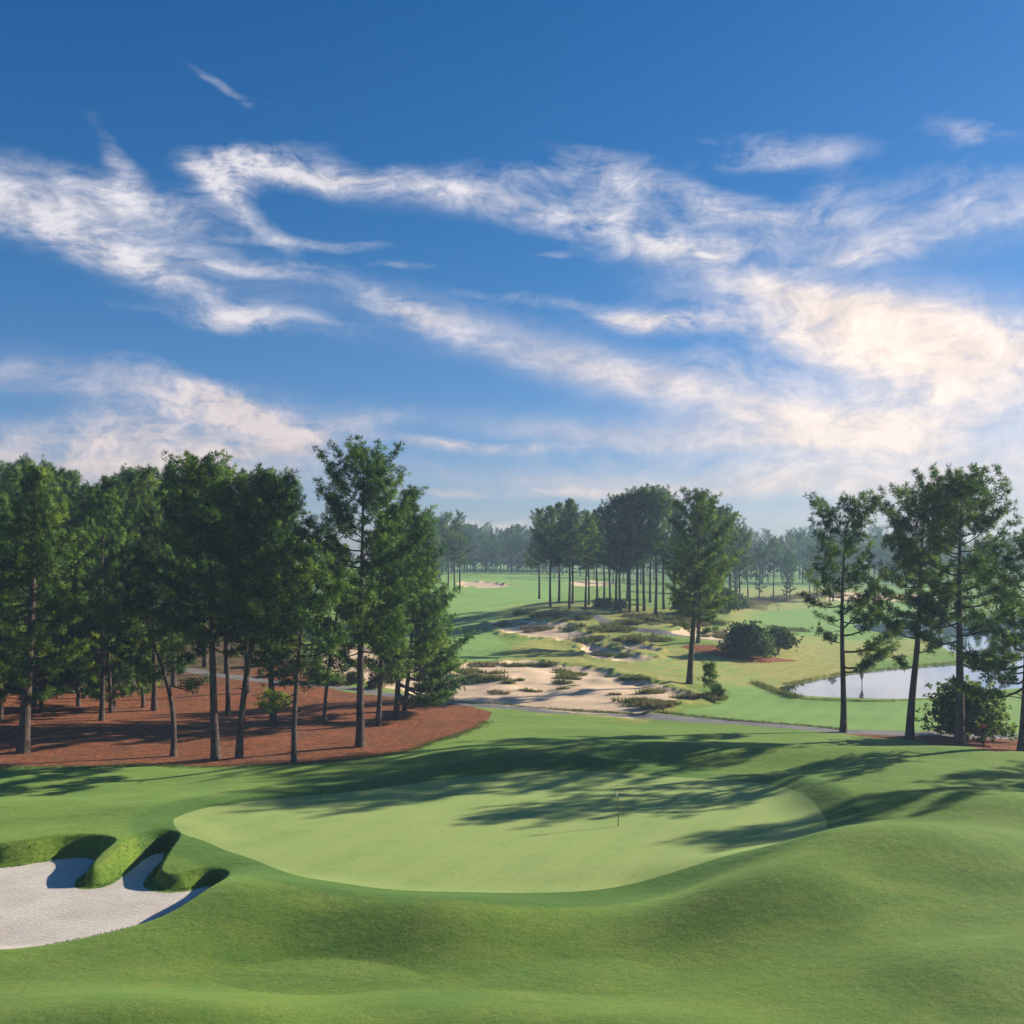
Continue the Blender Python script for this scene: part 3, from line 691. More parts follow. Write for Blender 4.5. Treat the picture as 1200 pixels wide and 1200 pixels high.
# the closing wood behind those lines reads as one mass: one object
protoL = [joined(pine(220+i, 22, .06, R_, (0, 0), .26, 26, kd, dens=.5, per=9, tuft=.75), 'wood') for i, (R_, kd) in enumerate([(5.0, 'oval'), (4.6, 'tall'), (5.4, 'round')])]
base = []
for me in protoL:
    v = np.empty(len(me.vertices)*3, np.float32); me.vertices.foreach_get('co', v)
    f = np.empty(len(me.loops), np.int32); me.loops.foreach_get('vertex_index', f)
    t = np.empty(len(v)//3, np.float32); me.attributes['tint'].data.foreach_get('value', t)
    mi = np.empty(len(me.polygons), np.int32); me.polygons.foreach_get('material_index', mi)
    base.append((v.reshape(-1, 3), f.reshape(-1, 3), t, mi))
wv, wf, wt, wm, wn_ = [], [], [], [], 0
for n, x0, x1, Ya, Yb, ta, tb_, jit in [(26, 515, 665, 565, 620, 615, 620, 5), (50, 640, 1060, 565, 640, 620, 626, 6), (28, 1040, 1270, 610, 680, 632, 630, 6), (10, 436, 520, 390, 430, 606, 612, 4)]:
    for i in range(n):
        px = x0+(x1-x0)*(i+r.uniform(0, 1))/n; Y = r.uniform(Ya, Yb); x = (px-600)/F*Y; z = hq(x, Y)
        top = ta+(tb_-ta)*(px-x0)/(x1-x0)+r.normal(0, jit)*.8
        k = max(CZ-(top-HZ)/F*Y-z, 9)/22.; v, f, t, mi = base[int(r.integers(3))]; a = r.uniform(0, 6.28); c, s_ = math.cos(a), math.sin(a)
        wv.append(v@np.array([[c, s_, 0], [-s_, c, 0], [0, 0, 1]])*k+np.array([x, Y, z-.1])); wf.append(f+wn_); wt.append(np.clip(t+r.normal(0, .15), 0, 1)); wm.append(mi); wn_ += len(v)
wood = link('far_pine_wood', np_mesh('far_pine_wood', np.vstack(wv), np.vstack(wf), 3, {'tint': np.concatenate(wt)}, None, False, [M_bark, M_needle], np.concatenate(wm)))
tag(wood, 'continuous dark wood closing the horizon behind the far tree lines', 'wood', kind='stuff')
# just outside the right edge: they throw the long shadows on the green
for px, Y, H in [(1518, 78, 18.5), (1640, 88, 20), (1800, 92, 22)]:
    x = (px-600)/F*Y
    plant_tree(protoA[int(r.choice([0, 2]))], x, Y, hq(x, Y), H/22., r.uniform(0, 6.28), 'pine beyond the right edge shading the green', 'pines off to the right')

# ------------------------------------------------------------------ broadleaf trees and bushes
def broad(seed, H, R, cb=.2, n=900, leaf=.2, sz=None, sag=.0, mat=None, layered=False, multi=3, per=10):
    r = np.random.default_rng(seed); tb = MB(); lb = MB()
    for k in range(multi):
        a = k*2.1+r.uniform(0, 1); e = np.array([math.cos(a)*R*.25, math.sin(a)*R*.25, H*.45])
        tb.tube([[0, 0, -.15], [e[0]*.3, e[1]*.3, H*.15], e], [.10*H/5, .08*H/5, .04*H/5], 7)
    C_, D_, S_, T_ = [], [], [], []
    nb = int(26*max(1, R/2.2))
    for i in range(nb):
        a = i*2.4; s = (i+.5)/nb; zc = H*(cb+(1-cb)*s**.9)
        rad = R*math.sqrt(max(.04, 1-(s*.98)**2.2))*r.uniform(.75, 1.08)
        e = np.array([math.cos(a)*rad, math.sin(a)*rad, zc-(sag*rad)])
        b0 = np.array([0, 0, H*(.12+.5*s)])
        m = (b0+e)/2+np.array([0, 0, .12*rad+.1])
        lb.tube([b0, m, e], [.035*H/5, .022*H/5, .008], 4)
        nn = int(n/nb); w = r.uniform(.25, 1.05, nn); p = (1-w)[:, None]**2*b0+(2*w*(1-w))[:, None]*m+(w**2)[:, None]*e
        sc = .30*R/2.2
        p = p+r.normal(size=(nn, 3))*np.array([sc, sc, sc*(.28 if layered else .6)])*(.5+.7*w)[:, None]
        p[:, 2] = np.maximum(p[:, 2], .12)
        d = unit(e-b0)*.8+np.array([0, 0, -.25 if layered else .2])
        C_.append(p); D_.append(np.repeat(unit(d)[None], nn, 0)); S_.append(leaf*r.uniform(.8, 1.3, nn)); T_.append(np.clip(r.uniform(.2, .8)+r.normal(0, .12, nn), 0, 1))
    cc = np.vstack(C_); cr = tufts('crown', cc, np.vstack(D_), np.concatenate(S_), np.concatenate(T_), mat or M_leaf, r, per, .13, .9, True, puff=unit((cc-np.array([0, 0, H*.45]))/np.array([R, R, H*.5]))+r.normal(size=cc.shape)*.3)
    tb.V += lb.V; tb.F += [f+tb.n for f in lb.F]
    return tb.mesh('trunk', M_bark2), cr
x, y, z = ground_hit(1136, 868); y += .5
plant_tree(broad(61, 5.2, 3.5, .16, 1500, .26, sag=.16, layered=True, mat=M_maple), x, y, z, 1, 0, 'low spreading maple with light green layered leaves beside the cart path', cat='tree', name='maple_tree')
x, y, z = ground_hit(877, 770)
plant_tree(broad(62, 4.9, 3.9, .05, 1900, .30, mat=M_leaf), x, y, z, 1, 0, 'large round dark green bush on the straw patch behind the lawn', cat='bush', name='round_bush', partnames=('stem', 'foliage'))
x, y, z = ground_hit(912, 766)
plant_tree(broad(63, 4.2, 2.9, .4, 900, .28, sag=.12), x, y, z, 1, 0, 'small spreading tree right beside the large round bush', cat='tree', name='small_tree')
# young pines
sap = pine(71, 3.0, .25, .7, (0, 0), .04, 14, 'cone', tuft=.22, dens=1.2, stubs=0)
x, y, z = ground_hit(833, 818); plant_tree(sap, x, y, z, 1.15, 0, 'spindly young pine on the heather patch by the waste sand', cat='tree', name='young_pine')
x, y, z = ground_hit(841, 819); plant_tree(broad(64, 1.5, .7, .1, 160, .22), x, y, z, 1, 0, 'small green bush at the foot of the spindly young pine', cat='bush', name='small_bush', partnames=('stem', 'foliage'))
# understorey
ub = [broad(81, 3.0, 2.2, .05, 700, .25), broad(82, 2.2, 2.0, .03, 500, .25, mat=M_scrub), broad(83, 4.2, 2.4, .1, 800, .26)]
for px, Y, s, k in [(128, 135, 1.1, 1), (60, 128, .9, 0), (98, 124, .5, 1), (180, 140, .8, 1), (20, 150, 1.3, 2), (-30, 150, 1.4, 0), (90, 168, 1.5, 2), (150, 175, 1.4, 2), (20, 185, 1.6, 0), (-60, 190, 1.6, 2), (220, 205, 1.4, 2), (280, 215, 1.4, 0), (330, 190, 1.1, 2), (120, 215, 1.8, 0), (50, 240, 2., 2), (360, 240, 1.6, 0)]:
    x = (px-600)/F*Y
    plant_tree(ub[k], x, Y, hq(x, Y), s, r.uniform(0, 6), 'green undergrowth bush among the pines of the left woods', 'undergrowth bushes in the left woods', 'bush', 'woodland_bush', ('stem', 'foliage'))
for px, py, s, k in [(345, 790, .8, 1), (372, 800, .7, 0), (395, 803, .5, 1), (415, 800, .6, 1), (440, 806, .55, 1), (330, 778, .8, 0), (210, 790, .35, 2)]:
    x, Y, z = ground_hit(px, py)
    plant_tree(ub[k], x, Y, z, s, r.uniform(0, 6), 'low bush growing beside the cart path under the left pines', 'low bushes by the cart path', 'bush', 'low_bush', ('stem', 'foliage'))
for px, py, s, k in [(704, 712, .8, 1), (714, 713, .9, 1), (728, 714, .8, 1), (800, 719, .9, 2), (818, 722, .8, 2), (836, 722, 1.1, 2), (850, 719, 1.2, 2), (864, 714, 1.2, 0)]:
    x, Y, z = ground_hit(px, py)
    plant_tree(ub[k], x, Y, z, s, r.uniform(0, 6), 'green bush growing under the pines of the middle grove', 'bushes under the middle grove', 'bush', 'grove_bush', ('stem', 'foliage'))

# ------------------------------------------------------------------ grass clumps on the waste area
def clump(seed, n, R, L, mat):
    r = np.random.default_rng(seed)
    p = np.zeros((n, 3)); a = r.uniform(0, 6.28, n); q = R*np.sqrt(r.uniform(0, 1, n)); lob = 1+.4*np.sin(a*3+seed)
    p[:, 0] = q*lob*np.cos(a)*1.5; p[:, 1] = q*lob*np.sin(a); p[:, 2] = .02+.2*L*(1-(q/R)**2)*r.uniform(0, 1, n)
    return tufts('grass_clump', p, np.repeat([[0, 0, 1.]], n, 0), L*r.uniform(.35, 1.25, n), np.clip(r.normal(.5, .25, n), 0, 1), mat, r, 11, .05, .7)
cl = [clump(1, 42, .8, .75, M_scrub), clump(2, 30, .6, .8, M_scrub), clump(3, 48, 1.05, .7, M_scrub), clump(4, 36, .75, .7, M_drygrass)]
gl = 'low scrubby grass clump on the sandy waste ground'
def addclump(px, py, s, k):
    x, Y, z = ground_hit(px, py)
    o = link('grass_clump', cl[k]); o.location = (x, Y, z-.03); o.rotation_euler = (0, 0, r.uniform(-.4, .4)+(PI if r.random() < .5 else 0)); s *= .72; o.scale = (s*r.uniform(.9, 1.3), s, s*r.uniform(.8, 1.2))
    tag(o, gl, 'grass clump', 'scrub clumps on the sandy waste')
def patch(px, py, w, h, n, s0, s1, ks):
    w *= 1.3; h *= 1.25; s0 *= .6
    for i in range(n):
        a = r.uniform(0, 6.28); q = math.sqrt(r.random())
        addclump(px+w*q*math.cos(a), py+h*q*math.sin(a), r.uniform(s0, s1), int(r.choice(ks)))
patch(556, 793, 26, 5, 15, .8, 1.4, [0, 1, 2, 1]); patch(594, 799, 24, 2.5, 8, .6, 1., [0, 1]); patch(662, 800, 9, 7, 12, .7, 1.2, [0, 1, 2]); patch(672, 789, 14, 3, 8, .7, 1.2, [0, 2])
patch(735, 795, 20, 2, 6, .8, 1.3, [0, 2]); patch(630, 781, 14, 2, 5, .8, 1.3, [0, 2]); patch(580, 812, 12, 1.5, 3, .7, 1., [0, 3]); patch(622, 811, 10, 1.5, 3, .7, 1., [0, 3])
patch(757, 812, 14, 2, 4, .8, 1.2, [0, 3]); patch(760, 824, 24, 4, 16, .9, 1.4, [0, 3, 3, 2]); patch(825, 818, 20, 3, 14, .8, 1.3, [0, 3, 3]); patch(720, 815, 5, 1, 2, .6, .8, [3])
patch(600, 733, 16, 2, 7, .8, 1.3, [0, 2]); patch(636, 738, 14, 3, 8, .9, 1.5, [0, 3]); patch(655, 722, 40, 5, 16, 1., 1.8, [0, 2, 1]); patch(712, 736, 34, 5, 16, 1., 1.8, [0, 2, 1]); patch(725, 751, 40, 4, 16, 1.1, 1.9, [0, 2])
patch(768, 727, 36, 4, 22, 1.2, 2., [0, 3, 2]); patch(820, 730, 30, 4, 16, 1.2, 2., [3, 0]); patch(845, 745, 20, 3, 10, 1., 1.6, [0, 3]); patch(710, 768, 20, 3, 6, .9, 1.3, [0]); patch(560, 780, 45, 1.5, 12, .7, 1.1, [0, 3])

def strip(name, pts, n, w, L, mat, label, cat, seed, per=8):
    r2 = np.random.default_rng(seed); P = crom(pts, False); seg = r2.integers(0, len(P)-1, n); t = r2.random(n)
    xy = P[seg]*(1-t)[:, None]+P[seg+1]*t[:, None]+r2.normal(size=(n, 2))*w
    z = np.array([hq(a, b) for a, b in xy])
    o = link(name, tufts(name, np.stack([xy[:, 0], xy[:, 1], z+.02], 1), np.repeat([[0, 0, 1.]], n, 0), L*r2.uniform(.6, 1.2, n), np.clip(r2.normal(.45, .2, n), 0, 1), mat, r2, per, .035, .8))
    tag(o, label, cat, kind='stuff'); return o
strip('lake_reeds', [ground_hit(a, b)[:2] for a, b in [(886, 802), (900, 808), (915, 813), (935, 818)]], 420, .5, .6, M_scrub, 'dark rushes at the left tip of the lake', 'reeds', 5)
strip('fairway_heather', [ground_hit(a, b)[:2] for a, b in [(866, 712), (880, 707), (905, 703), (940, 700), (985, 697)]], 2600, 3., .9, M_drygrass, 'rough brownish heather along the far right fairway', 'heather', 6)
strip('rough_grass', [ground_hit(a, b)[:2] for a, b in [(905, 737), (920, 739), (945, 740)]], 300, .6, .8, M_scrub, 'strip of rough grass between the two far right fairways', 'grass', 7)
strip('straw_edge_grass', [ground_hit(a, b)[:2] for a, b in [(-20, 900), (100, 899), (200, 898), (350, 896), (440, 887), (500, 873), (545, 859), (570, 846)]], 3200, .35, .16, M_scrub, 'ragged grass tufts along the front edge of the straw bed', 'grass', 8)
strip('path_edge_grass', [ground_hit(a, b)[:2] for a, b in [(520, 820), (600, 827.5), (680, 833), (750, 837.5), (870, 845), (985, 855)]], 2200, .25, .22, M_scrub, 'dry ragged grass along the far edge of the cart path', 'grass', 9)
strip('pond_edge_rushes', [ground_hit(a, b)[:2] for a, b in [(940, 819.5), (990, 821), (1040, 822), (1100, 819), (1140, 814)]], 500, .2, .22, M_scrub, 'short rushes along the near bank of the lake', 'rushes', 10)
strip('far_bank_rushes', [ground_hit(a, b)[:2] for a, b in [(920, 803), (960, 795), (1000, 788), (1060, 782), (1110, 778), (1150, 775)]], 700, .3, .35, M_scrub, 'short rushes along the far bank of the lake', 'rushes', 11)
# ragged grass hanging over the bunker lip
lipP = BUNK[(BUNK[:, 1] > 47) | (BUNK[:, 0] > -17)]
m_lip = (SB > .02) & (SB < .8) & (GY > 45) & (GX > -34)
cand = np.nonzero(m_lip)[0]
r3 = np.random.default_rng(9); pick = r3.choice(cand, min(16000, len(cand)*2))
jx = r3.normal(size=(len(pick), 2))*.08; lx_ = GX[pick]+jx[:, 0]; ly_ = GY[pick]+jx[:, 1]
lz = np.array([hq(a, b) for a, b in zip(lx_, ly_)])
M_lip = leafmat('lip_grass', rgb(.030, .070, .010), rgb(.065, .12, .018), .3)
lip = link('lip_grass', tufts('lip_grass', np.stack([lx_, ly_, lz], 1), np.repeat([[0, 0, 1.]], len(pick), 0), .085*r3.uniform(.6, 1.3, len(pick)), np.clip(r3.normal(.45, .2, len(pick)), 0, 1), M_lip, r3, 5, .06, .8))
tag(lip, 'longer shaggy grass on the bank around the bunker', 'grass', kind='stuff')

# ------------------------------------------------------------------ flagstick
def plain(name, col, rough=.6, metal=0.):
    m, nt, out = newmat(name); b = NB(nt)
    n = b.noise(b.node('ShaderNodeTexCoord').outputs['Object'], 12, 4, .6)
    c = b.mix(b.math('MULTIPLY', n, .25), col, rgb(col[0]*.6, col[1]*.6, col[2]*.6))
    b.l.new(b.bsdf(c, rough, .4, None, Metallic=metal), out.inputs[0]); return m
x, y, z = ground_hit(724.5, 968)
fl = bpy.data.objects.new('flagstick', None); COL.objects.link(fl); fl.location = (x, y, z); fl.empty_display_size = .3
tag(fl, 'thin dark flagstick with a limp pale flag on the putting green', 'golf flag')
mb = MB(); mb.tube([[0, 0, -.1], [0, 0, 1], [-.04, 0, 2.16]], [.028, .026, .022], 8); link('pole', mb.mesh('pole', plain('flag_pole', rgb(.10, .09, .03), .5)), fl)
V = []; Fq = []
for i in range(9):
    for j in range(5):
        u = j/4; v = i/8; V.append((-.045-u*(.10+.03*math.sin(v*5))-.005, .03*math.sin(u*7+v*3), 2.12-v*.50-u*.10*(1-v)))
for i in range(8):
    for j in range(4): a = i*5+j; Fq.append((a, a+1, a+6, a+5))
fm = np_mesh('flag', V, Fq, 4, mats=[plain('flag_cloth', rgb(.82, .80, .62), .8)]); fo = link('flag', fm, fl)
sm = fo.modifiers.new('thick', 'SOLIDIFY'); sm.thickness = .006
mb = MB(); mb.tube([[0, 0, .012], [0, 0, .001]], [.054, .054], 20); mb.tube([[0, 0, .001], [0, 0, -.1]], [.054, .054], 20); link('cup', mb.mesh('cup', plain('cup_liner', rgb(.7, .7, .68))), fl)

# ------------------------------------------------------------------ small post with a copper hood by the maple
def box(mb, c, s, rot=0):
    c = np.array(c); s = np.array(s)/2
    v = np.array([[a, b_, d] for a in (-1, 1) for b_ in (-1, 1) for d in (-1, 1)])*s
    R_ = np.array([[math.cos(rot), -math.sin(rot), 0], [math.sin(rot), math.cos(rot), 0], [0, 0, 1]])
    mb.V.append(v@R_.T+c); mb.F.append(np.array([[0, 1, 3, 2], [4, 6, 7, 5], [0, 4, 5, 1], [2, 3, 7, 6], [0, 2, 6, 4], [1, 5, 7, 3]])+mb.n); mb.n += 8
def flatbuild(mb, name, mat):
    return np_mesh(name, np.vstack(mb.V), np.vstack(mb.F), 4, None, None, False, [mat])
M_post = plain('dark_post', rgb(.035, .03, .035), .7); M_cop = plain('weathered_orange_wood', rgb(.42, .15, .07), .7)
x, y, z = ground_hit(1152.5, 874)
bh = bpy.data.objects.new('birdhouse_post', None); COL.objects.link(bh); bh.location = (x, y, z); tag(bh, 'slim dark post with an orange-brown box on top before the maple', 'post')
mb = MB(); box(mb, (0, 0, .72), (.11, .11, 1.5)); box(mb, (0, 0, 1.46), (.24, .2, .05)); link('post', flatbuild(mb, 'post', M_post), bh)
mb = MB(); box(mb, (-.03, 0, 1.62), (.36, .26, .27), .3); link('box', flatbuild(mb, 'box', M_cop), bh)
rf = MB(); rf.V.append(np.array([[-.36, -.2, 1.86], [.28, -.2, 1.72], [.28, .24, 1.72], [-.36, .24, 1.86], [-.36, -.2, 1.90], [.28, -.2, 1.76], [.28, .24, 1.76], [-.36, .24, 1.90]])); rf.F.append(np.array([[0, 3, 2, 1], [4, 5, 6, 7], [0, 1, 5, 4], [1, 2, 6, 5], [2, 3, 7, 6], [3, 0, 4, 7]])); rf.n = 8
link('roof', flatbuild(rf, 'roof', M_cop), bh)

# marker tree in the lake: slim sapling on a float
x, y = flat(1010, 803, WATER); 
sm_ = broad(72, 2.9, .42, .72, 110, .12, mat=M_scrub, multi=1)
e = plant_tree(sm_, x, y, WATER, 1, 0, 'small ball-headed sapling standing in the shallow lake', cat='tree', name='lake_sapling')
# fairway yardage posts etc. are not visible

# ------------------------------------------------------------------ haze
hx0, hx1, hy0, hy1 = -620, 760, -60, 1000
allz = GZ[(GX > hx0) & (GX < hx1) & (GY > hy0) & (GY < hy1)]
z0, z1 = float(GZ.min())-2, 42.
mb = MB(); box(mb, ((hx0+hx1)/2, (hy0+hy1)/2, (z0+z1)/2), (hx1-hx0, hy1-hy0, z1-z0))
m, nt, out = newmat('haze_air'); b = NB(nt)
pv = b.node('ShaderNodeVolumePrincipled'); pv.inputs['Color'].default_value = (.52, .74, 1., 1); pv.inputs['Density'].default_value = .00040; pv.inputs['Anisotropy'].default_value = .2
b.l.new(pv.outputs[0], out.inputs['Volume'])
hz = link('haze', flatbuild(mb, 'haze', m)); hz['kind'] = 'stuff'; tag(hz, 'thin bluish morning haze over the whole course', 'haze')

# ------------------------------------------------------------------ sun + sky
SAZ = math.radians(67); SEL = math.radians(21.5)
sd = np.array([math.sin(SAZ)*math.cos(SEL), math.cos(SAZ)*math.cos(SEL), math.sin(SEL)])
sun = bpy.data.lights.new('sun', 'SUN'); sun.energy = 5.0; sun.angle = math.radians(.5); sun.color = (1, .90, .74)
so = bpy.data.objects.new('sun', sun); COL.objects.link(so)
import mathutils
so.rotation_euler = mathutils.Vector(-sd).to_track_quat('-Z', 'Y').to_euler(); so.location = (60, 40, 60)

w = bpy.data.worlds.new('World'); scene.world = w; w.use_nodes = True
nt = w.node_tree; nt.nodes.clear(); b = NB(nt)
out = nt.nodes.new('ShaderNodeOutputWorld'); bg = nt.nodes.new('ShaderNodeBackground'); nt.links.new(bg.outputs[0], out.inputs[0])
sky = b.node('ShaderNodeTexSky', sky_type='NISHITA'); sky.sun_disc = False; sky.sun_elevation = SEL; sky.sun_rotation = SAZ
sky.air_density = 1.; sky.dust_density = .4; sky.ozone_density = 4.
tc = b.node('ShaderNodeTexCoord').outputs['Generated']
sep = b.node('ShaderNodeSeparateXYZ'); b.l.new(tc, sep.inputs[0])
X_, Y_, Z_ = sep.outputs
AZ = b.math('ARCTAN2', X_, Y_)                       # radians right of forward
HR = b.math('SQRT', b.math('ADD', b.math('MULTIPLY', X_, X_), b.math('MULTIPLY', Y_, Y_)))
EL = b.math('DIVIDE', Z_, b.math('MAXIMUM', HR, .02))  # tangent of the elevation
def p2s(px, py):
    X = (px-600)/F; a = math.atan(X); return a, (HZ-py)/F*math.cos(a)
comb = b.node('ShaderNodeCombineXYZ'); b.l.new(AZ, comb.inputs[0]); b.l.new(EL, comb.inputs[1])
S2 = comb.outputs[0]
# domain warp for curled wisps
wn = b.node('ShaderNodeTexNoise'); b.l.new(S2, wn.inputs['Vector']); wn.inputs['Scale'].default_value = 7; wn.inputs['Detail'].default_value = 3
sub = b.node('ShaderNodeVectorMath', operation='SUBTRACT'); b.l.new(wn.outputs['Color'], sub.inputs[0]); sub.inputs[1].default_value = (.5, .5, .5)
scl = b.node('ShaderNodeVectorMath', operation='SCALE'); b.l.new(sub.outputs[0], scl.inputs[0]); scl.inputs['Scale'].default_value = .06
add = b.node('ShaderNodeVectorMath', operation='ADD'); b.l.new(S2, add.inputs[0]); b.l.new(scl.outputs[0], add.inputs[1])
WV = add.outputs[0]
st1 = b.noise(b.mapping(WV, (1, 4.6, 1), (0, 0, math.radians(14))), 8, 9, .64, .6)       # long streaks falling to the right
st2 = b.noise(b.mapping(WV, (1, 4.4, 1), (0, 0, math.radians(-12)), (3, 1, 0)), 8, 9, .64, .6)   # streaks rising to the right
puf = b.noise(b.mapping(WV, (1, 1.5, 1), (0, 0, 0), (5, 2, 0)), 26, 6, .66, .4)
# blobs: px, py, half width, half height, rotation (deg, + rises to the right), gain
BL = [(50, 235, 120, 24, -4, .62), (140, 225, 70, 16, -14, .4), (110, 285, 110, 20, -22, .55), (190, 325, 100, 13, -22, .45), (140, 195, 10, 34, 28, .34), (158, 200, 8, 30, 34, .2), (230, 300, 60, 10, -10, .3), (330, 313, 50, 7, 3, .42), (320, 322, 60, 6, -4, .3),
      (274, 380, 34, 9, 4, .62), (360, 378, 50, 10, -10, .34), (262, 210, 26, 24, 30, .85), (300, 184, 60, 10, 10, .5), (350, 205, 60, 11, -4, .78), (440, 212, 90, 13, -8, .5), (560, 236, 75, 17, -10, .5), (290, 252, 60, 9, -36, .34), (370, 285, 60, 6, 0, .42), (235, 200, 10, 40, 40, .2),
      (700, 182, 50, 10, -8, .4), (722, 210, 50, 14, -10, .45), (715, 258, 66, 24, -8, .72), (790, 286, 50, 12, 0, .6), (850, 292, 40, 10, 10, .45), (620, 205, 80, 12, 0, .28), (830, 228, 50, 12, -14, .4), (880, 250, 70, 12, -8, .34), (970, 240, 30, 24, 20, .3),
      (920, 170, 70, 14, -8, .36), (905, 185, 60, 8, 0, .26), (1130, 158, 36, 14, -20, .45), (1080, 280, 110, 13, 6, .36), (1010, 300, 50, 9, 0, .34), (1140, 225, 80, 20, -12, .28), (1000, 255, 110, 18, 0, .16),
      (484, 368, 46, 10, -18, .66), (520, 380, 90, 16, -20, .4), (470, 310, 26, 4, 0, .4), (620, 350, 70, 7, -6, .32), (645, 299, 16, 3, 0, .4), (742, 374, 44, 9, -4, .66), (800, 378, 60, 8, -2, .5),
      (960, 348, 100, 14, -16, .6), (1000, 395, 160, 28, -14, .4), (1110, 400, 110, 20, -10, .5), (870, 440, 90, 14, -16, .35),
      (960, 555, 330, 14, -3, .28), (540, 523, 70, 5, -4, .6), (640, 524, 60, 4, 0, .4), (620, 576, 130, 5, 1, .62), (570, 614, 60, 6, 2, .75), (740, 577, 80, 6, 0, .3),
      (250, 470, 90, 16, -16, .6), (300, 490, 60, 10, -28, .6), (90, 520, 140, 20, 3, .5), (330, 520, 90, 10, 14, .75), (180, 500, 120, 24, 10, .5), (80, 452, 140, 16, -10, .34), (200, 550, 160, 16, 0, .5), (160, 365, 60, 6, 0, .12),
      (262, 98, 46, 5, -34, .26), (330, 125, 60, 5, -18, .12), (40, 112, 60, 10, -5, .12)]
VE = [(1000, 375, 130, 32, -16, .72), (1110, 425, 100, 44, -6, .95), (930, 340, 60, 12, -14, .5), (740, 445, 190, 22, -16, .40), (600, 395, 120, 18, -18, .28), (860, 470, 170, 18, -14, .38), (1040, 495, 150, 20, 0, .45), (900, 515, 260, 12, -4, .34), (1120, 550, 220, 18, 0, .58), (960, 575, 240, 10, -2, .5), (760, 520, 160, 9, -6, .3),
      (1100, 262, 150, 24, 2, .30), (850, 262, 110, 18, -8, .18), (190, 300, 160, 36, -18, .18), (60, 235, 100, 24, 0, .30), (70, 552, 150, 18, 0, .6), (220, 530, 130, 20, 4, .55), (60, 440, 130, 20, -6, .2), (640, 560, 200, 10, 0, .18), (1150, 605, 240, 10, 0, .4), (520, 240, 130, 14, -8, .16)]
def blobs(L, start=None):
    tot = None; vec = WV2
    if start is not None:
        ma = b.node('ShaderNodeVectorMath', operation='MULTIPLY_ADD'); b.l.new(start, ma.inputs[0]); ma.inputs[1].default_value = (1e-7,)*3; b.l.new(WV2, ma.inputs[2]); vec = ma.outputs[0]
    for i, (px, py, hw, hh, ro, g) in enumerate(L):
        a0, e0 = p2s(px, py)
        if i % 6 == 5:   # keeps the node chain sequential, so the shader stack stays small
            ma = b.node('ShaderNodeVectorMath', operation='MULTIPLY_ADD'); b.l.new(tot, ma.inputs[0]); ma.inputs[1].default_value = (1e-7,)*3; b.l.new(WV2, ma.inputs[2]); vec = ma.outputs[0]
        mp = b.node('ShaderNodeMapping', vector_type='TEXTURE'); b.l.new(vec, mp.inputs[0])
        mp.inputs['Location'].default_value = (a0, e0, 0); mp.inputs['Rotation'].default_value = (0, 0, math.radians(ro)); mp.inputs['Scale'].default_value = (hw*1.1/F, hh*1.12/F, 1)
        dt = b.node('ShaderNodeVectorMath', operation='DOT_PRODUCT'); b.l.new(mp.outputs[0], dt.inputs[0]); b.l.new(mp.outputs[0], dt.inputs[1])
        gg = b.math('POWER', math.exp(-.75), dt.outputs['Value']); g *= .86
        tot = b.math('MULTIPLY', gg, g) if tot is None else b.math('MULTIPLY_ADD', gg, g, tot)
    return b.math('MINIMUM', tot, .97)
sc2 = b.node('ShaderNodeVectorMath', operation='SCALE'); b.l.new(sub.outputs[0], sc2.inputs[0]); sc2.inputs['Scale'].default_value = .03
ad2 = b.node('ShaderNodeVectorMath', operation='ADD'); b.l.new(S2, ad2.inputs[0]); b.l.new(sc2.outputs[0], ad2.inputs[1])
WV2 = ad2.outputs[0]
tot = blobs(BL); veil = blobs(VE, tot)
lr = b.ramp(AZ, -.2, .15)
stm = b.math('ADD', b.math('MULTIPLY', st1, .5), b.math('MULTIPLY', st2, .5))
hair = b.noise(b.mapping(WV, (1, 6, 1), (0, 0, math.radians(16)), (1, 4, 0)), 20, 6, .7, .3)
nz = b.math('ADD', b.math('ADD', b.math('MULTIPLY', stm, .42), b.math('MULTIPLY', puf, .40)), b.math('MULTIPLY', hair, .18))
# density = amount * contrasted noise
dn = b.math('MULTIPLY', tot, b.math('MULTIPLY_ADD', b.math('SUBTRACT', nz, .5), 7.5, .95))
dn = b.math('ADD', dn, b.math('MULTIPLY', b.ramp(nz, .55, .75), .02))
vs = b.math('MULTIPLY', veil, b.math('MULTIPLY_ADD', b.math('SUBTRACT', nz, .5), 3.4, 1.0))
vs = b.ramp(vs, .02, .80, False)
dens = b.ramp(dn, .08, .95, False)
dens = b.math('POWER', b.math('MAXIMUM', dens, 0), 1.1)
dens = b.math('SUBTRACT', 1, b.math('MULTIPLY', b.math('SUBTRACT', 1, dens), b.math('SUBTRACT', 1, b.math('MULTIPLY', vs, .9))))
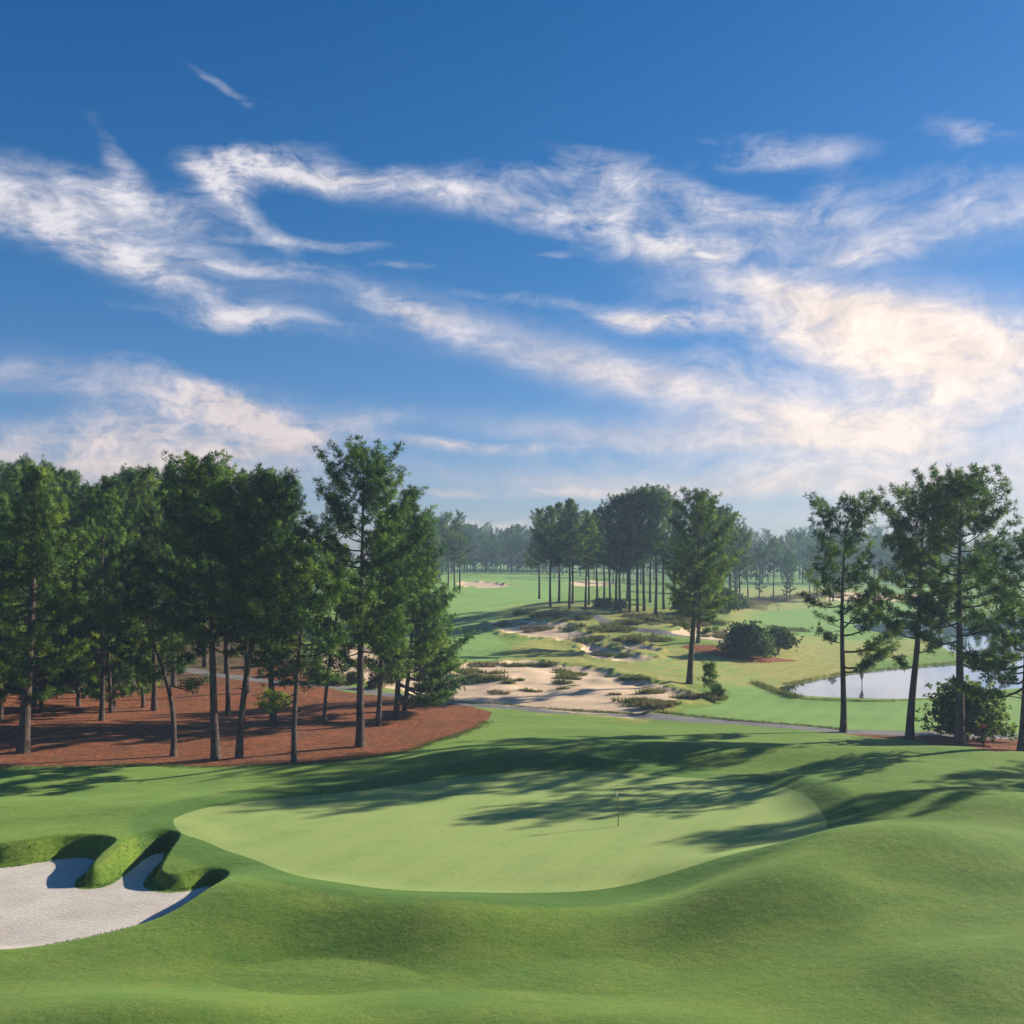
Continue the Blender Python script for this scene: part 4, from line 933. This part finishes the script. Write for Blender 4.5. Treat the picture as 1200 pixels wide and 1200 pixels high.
# cloud colour: whiter high, warm near the glow, mauve low down
gx, gy = p2s(1040, 440)
dd = b.math('ADD', b.math('POWER', b.math('SUBTRACT', AZ, gx), 2), b.math('MULTIPLY', b.math('POWER', b.math('SUBTRACT', EL, gy), 2), 3))
glow = b.math('EXPONENT', b.math('MULTIPLY', dd, -26))
ccol = b.mix(b.ramp(EL, .02, .30), rgb(.78, .65, .61), rgb(.82, .79, .83))
ccol = b.mix(glow, ccol, rgb(1.26, 1.03, .84))
shade = b.ramp(puf, .3, .7)
cs = b.node('ShaderNodeVectorMath', operation='SCALE'); b.put(cs.inputs[0], ccol); b.put(cs.inputs['Scale'], b.math('MULTIPLY_ADD', shade, .25, .82))
# blue sky: Nishita, deepened a little in saturation by a darker multiplier
SKS = .062
hsn = b.node('ShaderNodeHueSaturation'); b.put(hsn.inputs['Color'], sky.outputs[0]); hsn.inputs['Saturation'].default_value = 1.32; hsn.inputs['Hue'].default_value = .503
skyn = b.node('ShaderNodeVectorMath', operation='SCALE'); b.put(skyn.inputs[0], b.mix(1, hsn.outputs[0], b.mix(b.ramp(EL, 0, .30), rgb(.84, .80, 1.06), rgb(.94, .95, 1.0)), 'MULTIPLY')); skyn.inputs['Scale'].default_value = .92
cl2 = b.node('ShaderNodeVectorMath', operation='SCALE'); b.put(cl2.inputs[0], cs.outputs[0]); cl2.inputs['Scale'].default_value = .53/SKS
fin = b.mix(b.math('MULTIPLY', dens, .93), skyn.outputs[0], cl2.outputs[0])
b.l.new(fin, bg.inputs[0]); bg.inputs[1].default_value = SKS

# ------------------------------------------------------------------ camera
cam = bpy.data.cameras.new('camera'); co = bpy.data.objects.new('camera', cam); COL.objects.link(co)
co.location = (0, 0, CZ); co.rotation_euler = (PI/2, 0, 0)
cam.sensor_width = 36; cam.lens = 36*F/1200; cam.shift_y = (HZ-600)/1200; cam.clip_end = 6000; cam.clip_start = .5
scene.camera = co
scene.view_settings.view_transform = 'Standard'; scene.view_settings.look = 'None'; scene.view_settings.gamma = 1; scene.view_settings.exposure = .95
scene.render.engine = 'CYCLES'
w.cycles.sampling_method = 'MANUAL'; w.cycles.sample_map_resolution = 512
scene.cycles.use_adaptive_sampling = True; scene.cycles.adaptive_threshold = .02; scene.cycles.max_bounces = 5; scene.cycles.diffuse_bounces = 2; scene.cycles.glossy_bounces = 2; scene.cycles.transmission_bounces = 4; scene.cycles.volume_bounces = 0; scene.cycles.transparent_max_bounces = 8
print('objects', len(bpy.data.objects))
